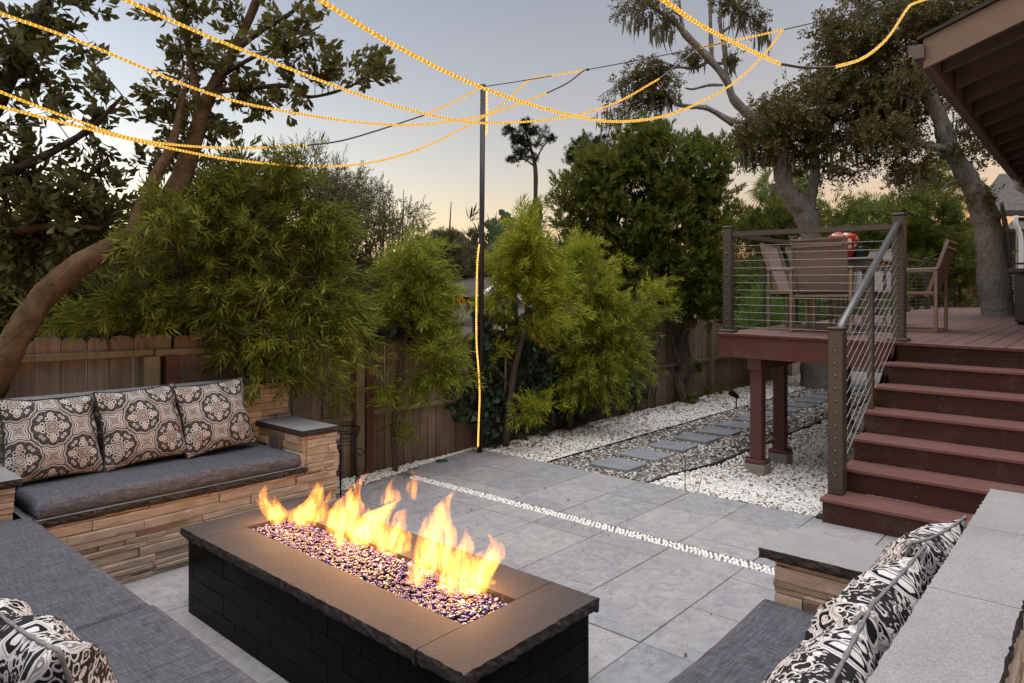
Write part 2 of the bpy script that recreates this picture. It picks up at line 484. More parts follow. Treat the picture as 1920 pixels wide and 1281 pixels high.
def m_fence(name='fence_wood', tint=(1, 1, 1)):
    g = G(name, .9, .15)
    r = g.orand(); p = g.vadd(g.pos(), g.vscale(g.comb(1, 2, 5), r * 23.0))
    gr = g.noise(g.vmul(p, (55, 55, 2.0)), 1.0, 5, .65, .5)
    c = g.ramp(r, [(0, (.16, .11, .08)), (.5, (.25, .18, .135)), (1, (.30, .23, .18))])
    c = g.mix(.5, c, g.ramp(gr, [(.3, (.075, .052, .038)), (.7, (.33, .25, .19))]))
    z = g.sep(g.pos())[2]
    foot_tone = g.ramp(z + g.noise(g.pos(), 5, 3) * .3, [(.05, .55), (.45, 0.0)])  # boards get darker towards the ground, with a ragged edge
    c = g.mix(foot_tone, c, (.045, .034, .026))
    moss = g.ramp(g.noise(g.pos(), 4, 4, .65), [(.52, 0.0), (.7, .35)])
    c = g.mix(moss, c, (.075, .075, .035))
    if tint != (1, 1, 1): c = g.mix(1.0, c, (*tint, 1), 'MULTIPLY')
    return g.col(c).bump(gr, .5, .005).mat
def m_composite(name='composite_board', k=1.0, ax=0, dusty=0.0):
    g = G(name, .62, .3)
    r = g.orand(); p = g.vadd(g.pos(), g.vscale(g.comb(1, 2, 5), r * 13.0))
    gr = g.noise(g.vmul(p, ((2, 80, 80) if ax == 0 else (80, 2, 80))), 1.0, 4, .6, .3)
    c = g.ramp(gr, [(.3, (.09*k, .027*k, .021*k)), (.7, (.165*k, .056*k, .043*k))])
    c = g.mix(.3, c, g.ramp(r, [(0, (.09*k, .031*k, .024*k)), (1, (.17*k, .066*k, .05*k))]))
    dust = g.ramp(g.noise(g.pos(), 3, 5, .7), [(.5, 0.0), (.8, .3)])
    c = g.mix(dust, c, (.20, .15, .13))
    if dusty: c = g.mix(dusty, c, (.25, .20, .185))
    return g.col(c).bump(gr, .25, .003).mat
def m_bark(name, a, b, scale=(10, 10, 3.5), strength=.9):
    g = G(name, .92, .15)
    p = g.pos(); q = g.vadd(p, g.vscale(g.noise(p, 3, 3, .5, 0, True), .25))
    v = g.voro(g.vmul(q, scale), 2.2); f = g.noise(g.vmul(q, scale), 2.0, 5, .7)
    h = v * .5 + f * .6 + g.noise(g.vmul(q, scale), 9.0, 4, .7) * .35
    c = g.mix(.5, g.ramp(h, [(.25, tuple(x*.35 for x in a)), (.6, a), (.9, b)]), g.ramp(g.noise(p, 2.0, 4, .7), [(.35, a), (.7, b)]))
    return g.col(c).bump(h, strength, .04).mat
def m_leaf(name, dark, mid, light, trans=.35, rough=.5, tip=None):
    g = G(name, rough, .22)
    r = g.island(); big = g.noise(g.pos(), 1.6, 3, .6)
    f = g.m('ADD', r * .6, big * .55, clamp=True)
    stops = [(.15, dark), (.5, mid), (.85, light)]
    if tip: stops.append((.97, tip))
    c = g.ramp(f, stops); g.col(c)
    tr = g.n('ShaderNodeBsdfTranslucent'); g.nt.links.new(g.mix(.5, c, light).k, tr.inputs[0])
    mx = g.n('ShaderNodeMixShader'); mx.inputs[0].default_value = trans
    g.nt.links.new(g.b.outputs[0], mx.inputs[1]); g.nt.links.new(tr.outputs[0], mx.inputs[2])
    g.nt.links.new(mx.outputs[0], g.out.inputs[0])
    return g.mat
def m_emit(name, c, strength, sample=False):
    mt = bpy.data.materials.new(name); mt.use_nodes = True; nt = mt.node_tree
    nt.nodes.remove(nt.nodes['Principled BSDF'])
    e = nt.nodes.new('ShaderNodeEmission'); e.inputs[0].default_value = (*c, 1); e.inputs[1].default_value = strength * EM
    nt.links.new(e.outputs[0], nt.nodes['Material Output'].inputs[0])
    if not sample: mt.cycles.emission_sampling = 'NONE'
    return mt
def m_flame(name, c, strength, scale=14.0, lo=.3, hi=.62):
    mt = bpy.data.materials.new(name); mt.use_nodes = True; nt = mt.node_tree
    nt.nodes.remove(nt.nodes['Principled BSDF'])
    e = nt.nodes.new('ShaderNodeEmission'); e.inputs[0].default_value = (*c, 1)
    tc = nt.nodes.new('ShaderNodeNewGeometry')
    mp = nt.nodes.new('ShaderNodeVectorMath'); mp.operation = 'MULTIPLY'; mp.inputs[1].default_value = (1.0, 1.0, .22)
    nz = nt.nodes.new('ShaderNodeTexNoise'); nz.inputs['Scale'].default_value = scale * 2; nz.inputs['Detail'].default_value = 2; nz.inputs['Distortion'].default_value = .6
    rp = nt.nodes.new('ShaderNodeMapRange'); rp.inputs[1].default_value = lo; rp.inputs[2].default_value = hi
    rp.inputs[3].default_value = .03 * strength * EM; rp.inputs[4].default_value = strength * EM
    nt.links.new(tc.outputs['Position'], mp.inputs[0]); nt.links.new(mp.outputs[0], nz.inputs['Vector'])
    nt.links.new(nz.outputs[0], rp.inputs[0]); nt.links.new(rp.outputs[0], e.inputs[1])
    nt.links.new(e.outputs[0], nt.nodes['Material Output'].inputs['Volume'])
    mt.cycles.volume_step_rate = .4
    return mt
def m_shingle(name, a, b, sy=7.0):
    g = G(name, .9, .2)
    p = g.coord('UV')
    nd = g.n('ShaderNodeTexBrick'); g.put(nd.inputs['Vector'], p)
    nd.inputs['Scale'].default_value = sy; nd.inputs['Color1'].default_value = (*a, 1); nd.inputs['Color2'].default_value = (*b, 1)
    nd.inputs['Mortar'].default_value = (*[v*.35 for v in a], 1); nd.inputs['Mortar Size'].default_value = .03
    f = S(g, nd.outputs[0])
    return g.col(g.mix(.4, f, g.ramp(g.noise(g.pos(), 9, 4), [(.3, a), (.7, b)]))).bump(S(g, nd.outputs[1]), .6, .02).mat

M = {}
M['patio'] = m_patio(); M['mortar'] = m_mortar(); M['gravel'] = m_gravel_ground(); M['soil'] = m_soil()
M['pebble'] = m_pebble_white(); M['pebble_mixed'] = m_pebble_mixed(); M['inlay'] = m_inlay(); M['flag'] = m_flag()
M['ledger'] = m_ledger(); M['cap'] = m_cap('flamed_granite', (.225, .215, .21), (.31, .30, .295)); M['cap_shaded'] = m_cap('flamed_granite_shaded', (.17, .17, .175), (.235, .235, .24))  # long bench caps are a darker copy, their shade put into the colour
M['pit_top'] = m_cap('dark_basalt', (.046, .041, .041), (.066, .059, .059), .3)
M['rock'] = m_rockface(); M['pit_tile'] = m_pit_tile(); M['bead'] = m_glass_bead()
M['dark'] = plain('dark_core', (.02, .018, .016), .95)
M['ledger_core'] = plain('ledger_backing', (.06, .045, .035), .95, noise=.4)
M['fabric'] = m_fabric(); M['medallion'] = m_medallion(); M['paisley'] = m_paisley()
M['piping'] = plain('piping', (.02, .019, .02), .8); M['cord'] = plain('twisted_cord', (.20, .18, .175), .8, noise=.7, nscale=60)
M['fence'] = m_fence(); M['fence_rail'] = m_fence('fence_rail_wood', (.85, .95, .75)); M['fence_post'] = m_fence('fence_post_wood', (.9, .95, .8))
M['fence_red'] = plain('redwood_post', (.085, .032, .02), .85, noise=.4, nscale=12)
M['deck'] = m_composite('deck_board', 1.35, 0, .42); M['tread'] = m_composite('stair_tread', 1.2, 1, .16); M['riser'] = m_composite('stair_riser_shaded', .34, 1)  # risers: same composite darkened, shade of upright faces put into the colour
M['fascia'] = m_composite('deck_fascia', .78, 1); M['redpost'] = plain('red_stained_timber', (.105, .038, .033), .6, noise=.3, nscale=10)
M['concrete'] = plain('concrete', (.25, .23, .19), .95, noise=.35, nscale=24)
M['bronze'] = plain('bronze_metal', (.062, .050, .043), .42, .25, noise=.15); M['handrail'] = plain('grey_handrail', (.17, .17, .172), .34, .4)
M['steel'] = plain('steel_cable', (.30, .30, .30), .4, .8); M['bolt'] = plain('cable_fitting', (.14, .12, .11), .35, .7)
M['edging'] = plain('edging', (.02, .02, .022), .7)
M['iron'] = plain('black_iron', (.012, .012, .013), .45, .6)
M['pole'] = plain('pole_paint', (.016, .012, .010), .4)
M['rope'] = m_emit('rope_light_tube', (1.0, .45, .03), .85); M['bulb'] = m_emit('rope_light_bulb', (1.0, .86, .38), 2.4)
M['rope_pole'] = m_emit('rope_light_pole', (1.0, .40, .04), 1.5, True); M['bulb_pole'] = m_emit('pole_bulb', (1.0, .80, .42), 5.0)
M['rope_off'] = plain('unlit_rope', (.10, .075, .055), .5); M['wire'] = plain('black_wire', (.015, .015, .016), .6)
M['chair_frame'] = plain('chair_frame', (.20, .155, .12), .4, .35, noise=.12)
def m_sling(name, a, b):
    g = G(name, .8, .25); p = g.coord()
    w = g.noise(g.vmul(p, (240, 240, 14)), 1.0, 2) * .6 + g.noise(g.vmul(p, (14, 14, 240)), 1.0, 2) * .4
    return g.col(g.ramp(w, [(.35, a), (.65, b)])).mat
M['sling'] = m_sling('brown_sling', (.15, .105, .086), (.32, .24, .205)); M['sling_grey'] = m_sling('grey_sling', (.2, .18, .175), (.34, .31, .30))
M['table'] = plain('table_metal', (.10, .088, .078), .35, .3); M['table_top'] = plain('table_top', (.16, .145, .13), .3, .1)
# ------------------------------------------------------------------ ground
def ground_sheet():
    xs = sorted(set([-300, -60, -20, -6, -2] + [round(4.96 + i*.35, 3) for i in range(30)] + [0, 4.955, 18, 25, 60, 300]))
    ys = sorted(set([-300, -60, -20, -6, -2, 0] + [round(.4 + i*.35, 3) for i in range(14)] + [5.2, 7, 12, 25, 60, 300]))
    vs = [(x, y, ground_z(x, y) - .15) for y in ys for x in xs]
    n = len(xs)
    fs = [(j*n+i, j*n+i+1, (j+1)*n+i+1, (j+1)*n+i) for j in range(len(ys)-1) for i in range(n-1)]
    return structure(MB().add(vs, fs).build('ground', M['soil']))
ground_sheet()
def sheet(name, x0, x1, y0, y1, mat, dz, step=.35):
    nx, ny = max(1, int((x1-x0)/step)), max(1, int((y1-y0)/step))
    vs = [(x0+(x1-x0)*i/nx, y0+(y1-y0)*j/ny, ground_z(x0+(x1-x0)*i/nx, y0+(y1-y0)*j/ny)+dz) for j in range(ny+1) for i in range(nx+1)]
    fs = [(j*(nx+1)+i, j*(nx+1)+i+1, (j+1)*(nx+1)+i+1, (j+1)*(nx+1)+i) for j in range(ny) for i in range(nx)]
    return structure(MB().add(vs, fs).build(name, mat))
PATH_Y0, PATH_Y1 = 2.87, 3.94
sheet('gravel_bed', 4.952, 16, .5, 4.88, M['gravel'], -.018)
sheet('gravel_border', 2.7, 4.952, 4.55, 4.9, M['gravel'], -.018)

# pebbles
ICO_V = []
def ico():
    t = (1 + 5**.5)/2
    v = np.array([(-1,t,0),(1,t,0),(-1,-t,0),(1,-t,0),(0,-1,t),(0,1,t),(0,-1,-t),(0,1,-t),(t,0,-1),(t,0,1),(-t,0,-1),(-t,0,1)], float)
    v /= np.linalg.norm(v[0])
    f = np.array([(0,11,5),(0,5,1),(0,1,7),(0,7,10),(0,10,11),(1,5,9),(5,11,4),(11,10,2),(10,7,6),(7,1,8),(3,9,4),(3,4,2),(3,2,6),(3,6,8),(3,8,9),(4,9,5),(2,4,11),(6,2,10),(8,6,7),(9,8,1)])
    return v, f
IV, IF = ico()
def pebbles(name, mat, x, y, z, size, flat=.55, jitter=.35, tilt=.35):
    n = len(x); pos = np.stack([x, y, z], 1)
    d = np.stack([RNG.normal(0, tilt, n), RNG.normal(0, tilt, n), np.ones(n)], 1)
    R = frames(d, RNG)
    sc3 = np.stack([size*RNG.uniform(.75, 1.4, n), size*RNG.uniform(.65, 1.05, n), size*flat*RNG.uniform(.75, 1.2, n)], 1)
    return link(name, scatter(name, mat, IV, IF, pos, R, sc3, True))
def in_gravel(n, x0, x1, y0, y1):
    return RNG.uniform(x0, x1, n), RNG.uniform(y0, y1, n)
gz = np.vectorize(ground_z)
XS, YS = [], []; SZ = []
for (x0, x1, y0, y1, dens, s) in ((4.955, 6.6, .95, PATH_Y0-.01, 2300, .0145), (4.955, 6.6, PATH_Y1+.01, 4.86, 2300, .0145),
                                  (6.6, 9.2, .95, PATH_Y0-.01, 1500, .0175), (6.6, 9.2, PATH_Y1+.01, 4.86, 1500, .0175),
                                  (9.2, 14.0, 1.4, PATH_Y0-.01, 700, .024), (9.2, 14.0, PATH_Y1+.01, 4.86, 700, .024)):
    n = int((x1-x0)*(y1-y0)*dens); a, b = in_gravel(n, x0, x1, y0, y1); XS.append(a); YS.append(b); SZ.append(np.full(n, s)*RNG.uniform(.7, 1.25, n))
X, Y, Z_ = np.concatenate(XS), np.concatenate(YS), np.concatenate(SZ)
o = pebbles('white_gravel', M['pebble'], X, Y, gz(X, Y) - .012 + RNG.uniform(0, .012, len(X)), Z_)
tag(o, 'loose white marble gravel either side of the stepping stone path', 'gravel', kind='stuff')
# strip of cream pebbles between patio and fence
n = 1500; t = RNG.uniform(0, 1, n); xx = 2.7 + 2.3*t
yy = (4.47 + .20*(xx-2.7)) + (4.86 - (4.47 + .20*(xx-2.7))) * RNG.uniform(0, 1, n)
o = pebbles('cream_pebbles', M['pebble'], xx, yy, -.008 + RNG.uniform(0, .012, n), .013*RNG.uniform(.7, 1.5, n))
tag(o, 'strip of cream pebbles between patio slabs and fence foot', 'pebbles', kind='stuff')
XS, YS, SZ = [], [], []
for (x0, x1, dens, s) in ((4.955, 6.8, 2100, .0145), (6.8, 9.4, 1300, .018), (9.4, 14.0, 650, .025)):
    n = int((x1-x0)*(PATH_Y1-PATH_Y0)*dens); a, b = in_gravel(n, x0, x1, PATH_Y0+.012, PATH_Y1-.012); XS.append(a); YS.append(b); SZ.append(np.full(n, s)*RNG.uniform(.7, 1.3, n))
X, Y, Z_ = np.concatenate(XS), np.concatenate(YS), np.concatenate(SZ)
STEP_X = [5.279 + .5255*i for i in range(16)]
keep = np.ones(len(X), bool)
for sx in STEP_X: keep &= ~((np.abs(X-sx) < .165) & (np.abs(Y-3.378) < .19))
X, Y, Z_ = X[keep], Y[keep], Z_[keep]
o = pebbles('path_pebbles', M['pebble_mixed'], X, Y, gz(X, Y) - .012 + RNG.uniform(0, .013, len(X)), Z_)
tag(o, 'mixed dark and white river pebbles around the stepping stones', 'pebbles', kind='stuff')
# fallen leaves
n = 900; X = np.concatenate([RNG.uniform(5, 11, n//2), RNG.uniform(5.2, 12, n - n//2)]); Y = np.concatenate([4.86 - np.abs(RNG.normal(0, .28, n//2)), RNG.uniform(1.6, 4.8, n - n//2)])
LT = np.array([(0, -1, 0), (.45, -.1, .12), (0, 1, .05), (-.45, -.1, .12)], float); LF = np.array([(0, 1, 2, 3)])
g_ = G('fallen_leaf', .8, .2); g_.col(g_.ramp(g_.island(), [(0, (.05, .022, .012)), (.5, (.13, .055, .026)), (.9, (.20, .12, .045)), (1, (.28, .05, .025))])); M['fallen'] = g_.mat
dirs = np.stack([RNG.normal(0, .25, n), RNG.normal(0, .25, n), np.ones(n)], 1)
o = link('fallen_leaves', scatter('fallen_leaves', M['fallen'], LT, LF, np.stack([X, Y, gz(X, Y) + .014], 1), frames(dirs, RNG), RNG.uniform(.016, .036, n)))
tag(o, 'scattered brown fallen leaves on the white gravel', 'leaves', kind='stuff')

n = 46; rl = np.random.default_rng(77)
X = rl.uniform(2.2, 4.9, n); Y = np.where(rl.random(n) < .6, 4.45 + .2*(X-2.7) - np.abs(rl.normal(0, .25, n)), rl.uniform(1.2, 4.2, n)); X = np.where(rl.random(n) < .25, rl.uniform(.98, 1.36, n), X)
dirs = np.stack([rl.normal(0, .2, n), rl.normal(0, .2, n), np.ones(n)], 1)
o = link('patio_leaves', scatter('patio_leaves', M['fallen'], LT, LF, np.stack([X, Y, np.full(n, .007)], 1), frames(dirs, rl), rl.uniform(.008, .02, n)))
tag(o, 'few dry leaves blown onto the patio slabs', 'leaves', kind='stuff')

# ------------------------------------------------------------------ stepping stone path
path = thing('stepping_path', None, None, (5.2, 3.4, 0))
path['kind'] = 'structure'
st_me = []
for k in range(3):
    mb = MB(); r = random.Random(k)
    mb.box(-.178, .178, -.2, .2, -.03, .014, 0, .005)
    st_me.append(mb.mesh('stepping_stone', M['flag']))
for i, sx in enumerate(STEP_X):
    link('stepping_stone', st_me[i % 3], path, (sx + random.uniform(-.008, .008), 3.378 + random.uniform(-.012, .012), random.uniform(.010, .016)), (random.uniform(-.01, .01), random.uniform(-.01, .01), random.uniform(-.03, .03)))
for yv in (PATH_Y0, PATH_Y1):
    mb = MB()
    for i in range(24):
        x0 = 4.955 + i*.4; z0, z1 = ground_z(x0, yv), ground_z(x0+.4, yv)
        mb.beam((x0, yv + .004*math.sin(i*1.7), z0-.012), (x0+.4, yv + .004*math.sin((i+1)*1.7), z1-.012), .010, .045)
    mb.build('edging_strip', M['edging'], path)

# ------------------------------------------------------------------ patio of slate tiles
patio = thing('patio', None, None, (2.6, 2.6, 0)); patio['kind'] = 'structure'
MB().box(-.6, 4.948, -.6, 5.0, -.06, -.012).build('joint_bed', M['mortar'], patio)
GX0, GY0, PIT = 3.545 - .4667*9, 1.555 - .4667*5, .4667
def patio_limit(x): return 4.44 + .20*(x - 2.7) if x > 2.7 else 9
tile_me = {}
def tile(x0, x1, y0, y1):
    g = .0032; w, h = round(x1-x0-2*g, 4), round(y1-y0-2*g, 4)
    if (w, h) not in tile_me:
        mb = MB(); mb.box(-w/2, w/2, -h/2, h/2, -.03, 0, 0, .003); tile_me[w, h] = mb.mesh('tile', M['patio'])
    link('tile', tile_me[w, h], patio, ((x0+x1)/2, (y0+y1)/2, random.uniform(-.0015, .0015)), (random.uniform(-.002, .002), random.uniform(-.002, .002), 0))
for i in range(13):
    for j in range(13):
        x0, y0 = GX0 + i*PIT, GY0 + j*PIT; x1, y1 = x0+PIT, y0+PIT
        if x0 > 4.9 or y0 > 4.85 or x1 < -.4: continue
        ymax = patio_limit((x0+x1)/2) + .02
        if y0 > ymax - .05: continue
        y1 = min(y1, max(ymax, y0+.05))
        if abs(x0 - 3.545) < .01 and y0 > -.5:
            tile(x0, 3.742, y0, y1); tile(3.848, x1, y0, y1)
        else: tile(x0, x1, y0, y1)
# inlay of white pebbles, three across
n_rows = int((4.52-.3)/.0265); xs, ys = [], []
for i in range(n_rows):
    for k in range(4):
        xs.append(3.7575 + .0250*k + random.uniform(-.006, .006)); ys.append(.3 + i*.0265 + (k % 2)*.013 + random.uniform(-.006, .006))
xs, ys = np.array(xs), np.array(ys); n = len(xs)
pos = np.stack([xs, ys, np.full(n, -.006)], 1)
R = frames(np.stack([RNG.normal(0, .08, n), RNG.normal(0, .08, n), np.ones(n)], 1), RNG)
s3 = np.stack([RNG.uniform(.0115, .0165, n), RNG.uniform(.0098, .0130, n), RNG.uniform(.008, .011, n)], 1)
o = link('pebble_inlay', scatter('pebble_inlay', M['inlay'], IV, IF, pos, R, s3, True), patio); o['kind'] = 'stuff'

# ------------------------------------------------------------------ fence
FEN_Y = 4.93
def fence_run(x0, x1, top, label, posts, rails, seed):
    r = random.Random(seed)
    t = thing('board_fence', label, 'fence', (x0, FEN_Y, 0))
    mes = []
    for k in range(5):
        mb = MB(); w = .134; e = .010
        h = 1.0; dog = .022
        pro = [(-w/2, 0), (w/2, 0), (w/2, h-dog), (w/2-dog, h), (-w/2+dog, h), (-w/2, h-dog)]
        vs = [(x + r.uniform(-.001, .001), -e, z) for x, z in pro] + [(x, e, z) for x, z in pro]
        fs = [tuple(range(6)), tuple(range(11, 5, -1))] + [(i+6, (i+1) % 6+6, (i+1) % 6, i) for i in range(6)]
        mb.add(vs, fs); mes.append(mb.mesh('board', M['fence']))
    x = x0
    while x < x1:
        w = r.uniform(.085, .15)
        gz_ = -.02
        link('board', r.choice(mes), t, (x + w/2, FEN_Y + r.uniform(-.004, .004), gz_), (r.uniform(-.008, .008), r.uniform(-.006, .006), r.uniform(-.02, .02)), ((w-.006)/.134, 1, (top - gz_ + r.uniform(-.012, .012))))
        x += w
    for (a, b, z) in rails:
        MB().box(a, b, FEN_Y-.055, FEN_Y-.013, z-.022, z+.022, 0, .003).build('rail', M['fence_rail'], t)
    for (px, w, mt, h) in posts:
        MB().box(px-w/2, px+w/2, FEN_Y-.10, FEN_Y-.014, -.05, h, 0, .004).build('post', M[mt], t)
    return t
fence_run(-1.8, 2.6, 1.272, 'weathered dog-eared board fence behind the long stone bench', [(1.81, .10, 'fence_post', 1.13), (1.945, .09, 'fence_red', 1.13), (-.6, .1, 'fence_post', 1.14)], [(-1.8, 1.84, 1.155), (1.845, 2.6, 1.15), (-1.8, 2.6, .35)], 3)
fence_run(2.604, 5.05, 1.165, 'board fence with mid rail and red post behind the plant stand', [(3.50, .085, 'fence_post', 1.15), (3.60, .075, 'fence_red', 1.15), (2.63, .09, 'fence_post', 1.15)], [(2.604, 3.45, .50), (3.64, 5.05, .525), (2.604, 5.05, 1.135)], 5)
fence_run(5.054, 14.2, 1.19, 'grey board fence running along the gravel behind shrubs', [(7.9, .09, 'fence_post', 1.18), (10.38, .10, 'fence_rail', 1.2), (12.4, .10, 'fence_rail', 1.2), (5.1, .09, 'fence_post', 1.18)], [(5.054, 10.33, .56), (10.44, 14.2, .57), (10.44, 12.3, .02)], 9)

# ------------------------------------------------------------------ deck
DX0, DX1, DY0, DY1 = 6.5, 19.0, -3.0, 2.97
def shear(o):
    for v in o.data.vertices:
        x, y, z = v.co; v.co.z = z + deck_z(x, y)
    o.data.update(); return o
deck = thing('raised_deck', 'raised red-brown composite deck on timber posts beside the gravel', 'deck', (8.0, 1.5, 0))
y = DY0; k = 0
while y < DY1 - .02:
    w = min(.139, DY1 - y)
    shear(MB().box(DX0-.03, DX1, y+.003, y+w-.003, -.026, 0, 0, .003).build('board', M['deck'], deck)); y += .139
shear(MB().box(DX0-.012, DX0+.018, 1.385, DY1-.004, -.24, -.028, 0, .003).build('fascia', M['fascia'], deck))
shear(MB().box(DX0+.02, DX1, DY1-.03, DY1-.006, -.24, -.028).build('fascia', M['fascia'], deck))
shear(MB().box(DX0-.034, DX0-.031, DY0, DY1, -.024, -.004).build('edge_trim', M['fascia'], deck))
shear(MB().box(6.56, 12.0, 2.56, 2.70, -.36, -.242, 0, .004).build('beam', M['redpost'], deck))
for i in range(6):
    xx = 6.75 + i*.45
    shear(MB().box(xx, xx+.04, 0, 2.93, -.24, -.03).build('joist', M['redpost'], deck))
for (cx, cy) in ((6.66, 2.63), (7.27, 2.63), (9.6, 2.63)):
    gz0 = ground_z(cx, cy) - .02; zt = deck_z(cx, cy) - .36
    MB().box(cx-.058, cx+.058, cy-.058, cy+.058, gz0+.15, zt, 0, .006).build('post', M['redpost'], deck)
    MB().box(cx-.095, cx+.095, cy-.095, cy+.095, gz0+.12, gz0+.158, 0, .005).build('post_base', M['redpost'], deck)
    MB().box(cx-.098, cx+.098, cy-.098, cy+.098, gz0-.1, gz0+.119, 0, .008).build('footing', M['concrete'], deck)

# ------------------------------------------------------------------ stairs
RISE, RUN, SX, SY = .1647, .2815, 4.83, 1.435
stairs = thing('deck_stairs', 'dark red-brown composite staircase climbing to the deck', 'stairs', (5.6, .2, 0))
def st_z(y): return .012 * (y - 1.0)
for k in range(1, 8):
    x0 = SX + (k-1)*RUN; zt = RISE*k; yl = SY + (.05 if k == 1 else 0) 
    yr = -1.6
    if k < 7:
        mb = MB()
        for (a, b) in ((0, .135), (.139, .274), (.277, RUN+.02)):
            mb.box(x0+a, x0+b, yr, yl, zt-.026, zt, 0, .004)
        ob = mb.build('tread', M['tread'], stairs)
        for v in ob.data.vertices: v.co.z += st_z(v.co.y)
    x1 = x0 + .022
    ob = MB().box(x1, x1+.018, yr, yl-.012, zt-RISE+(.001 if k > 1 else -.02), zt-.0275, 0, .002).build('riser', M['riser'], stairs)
    for v in ob.data.vertices: v.co.z += st_z(v.co.y)
# closed stringer on the open side
vs = []; fs = []
pro = [(SX+.045, -.25)] 
for k in range(1, 8): pro += [(SX+(k-1)*RUN+.045, RISE*(k-1)+(0 if k > 1 else -.02)), (SX+(k-1)*RUN+.045, RISE*k-.03)]
pro = pro[1:] + [(DX0+.05, RISE*7-.03), (DX0+.05, RISE*6-.3), (SX+.35, -.25), (SX+.045, -.25)]
n = len(pro)
vs = [(x, SY-.016, z) for x, z in pro] + [(x, SY-.05, z) for x, z in pro]
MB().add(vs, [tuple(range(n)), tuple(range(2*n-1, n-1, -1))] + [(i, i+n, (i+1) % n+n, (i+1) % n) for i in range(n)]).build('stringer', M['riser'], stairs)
MB().box(4.90, 4.99, SY+.052, SY+.10, -.03, .02, 0, .004).build('kick_block', M['edging'], stairs)
# bolts: small screw heads in the risers
sm = MB().box(-.0012, .0012, -.0022, .0022, -.0022, .0022).mesh('screw', M['steel'])
for k in range(1, 8):
    for yy in (1.36, .96, .55, .1):
        for dz in (.045, .11):
            link('screw', sm, stairs, (SX+(k-1)*RUN+.0205, yy+random.uniform(-.01, .01), RISE*(k-1)+dz+st_z(yy)))

# ------------------------------------------------------------------ cable railings
POST_H = 1.05
def post(parent, x, y, z0, h, w=.088, bolts=None, cap=True):
    p = MB().box(x-w/2, x+w/2, y-w/2, y+w/2, z0, z0+h, 0, .006).build('post', M['bronze'], parent)
    if cap:
        MB().box(x-w/2-.005, x+w/2+.005, y-w/2-.005, y+w/2+.005, z0+h+.001, z0+h+.022, 0, .006).build('post_cap', M['bronze'], p)
        MB().box(x-w/2-.03, x+w/2+.03, y-w/2-.03, y+w/2+.03, z0-.002, z0+.03, 0, .008).build('base_plate', M['bronze'], p)
    return p
NC = 12
rail = thing('deck_railing', 'bronze cable railing along the open front of the deck', 'railing', (6.55, 2.9, deck_z(6.55, 2.9)))
RXf = 6.585
pA, pB = (RXf, 2.90), (RXf, 1.37)
post(rail, *pA, deck_z(*pA), POST_H); post(rail, *pB, deck_z(*pB), POST_H + .03, .095)
def zz(x, y, h): return deck_z(x, y) + h
MB().beam((RXf, pA[1]-.045, zz(*pA, .99)), (RXf, pB[1]+.048, zz(*pB, .99)), .05, .045).build('top_rail', M['bronze'], rail)
for i in range(NC):
    h = .06 + i*.0735
    MB().tube([(RXf, pA[1]-.045, zz(*pA, h)), (RXf, pB[1]+.05, zz(*pB, h))], .0022, 6).build('cable', M['steel'], rail)
    for (x, y) in ((RXf, 2.90), (RXf, 1.37)):
        bm = MB().lathe([(0, -.058), (.009, -.056), (.0105, -.048), (.0105, -.0445)], 8).mesh('bolt', M['bolt'], True)
        link('bolt', bm, rail, (x, y, zz(x, y, h)), (0, math.radians(90), 0))
side = thing('deck_railing', 'long bronze cable railing down the far side of the deck', 'railing', (12.0, 2.9, deck_z(12, 2.9)))
SXs = [8.45, 10.4, 12.4, 14.4, 16.4, 18.7]
for x in SXs: post(side, x, 2.9, deck_z(x, 2.9), POST_H)
prev = RXf
for x in SXs:
    MB().beam((prev+.045, 2.9, zz(prev, 2.9, .99)), (x-.045, 2.9, zz(x, 2.9, .99)), .05, .045).build('top_rail', M['bronze'], side)
    for i in range(NC):
        h = .06 + i*.0735
        MB().tube([(prev+.045, 2.9, zz(prev, 2.9, h)), (x-.045, 2.9, zz(x, 2.9, h))], .0026, 5).build('cable', M['steel'], side)
    mx = (prev+x)/2
    MB().box(mx-.012, mx+.012, 2.888, 2.912, zz(mx, 2.9, .005), zz(mx, 2.9, .965)).build('baluster', M['bronze'], side)
    prev = x
endr = thing('deck_railing', 'cable railing across the far end of the deck behind the oak', 'railing', (18.7, 0, deck_z(18.7, 0)))
ys_ = [2.9, 1.2, -.6, -2.4]
for a, b in zip(ys_, ys_[1:]):
    post(endr, 18.7, b, deck_z(18.7, b), POST_H)
    MB().beam((18.7, a-.045, zz(18.7, a, .99)), (18.7, b+.045, zz(18.7, b, .99)), .05, .045).build('top_rail', M['bronze'], endr)
    for i in range(NC):
        h = .06 + i*.0735
        MB().tube([(18.7, a-.045, zz(18.7, a, h)), (18.7, b+.045, zz(18.7, b, h))], .0035, 4).build('cable', M['steel'], endr)
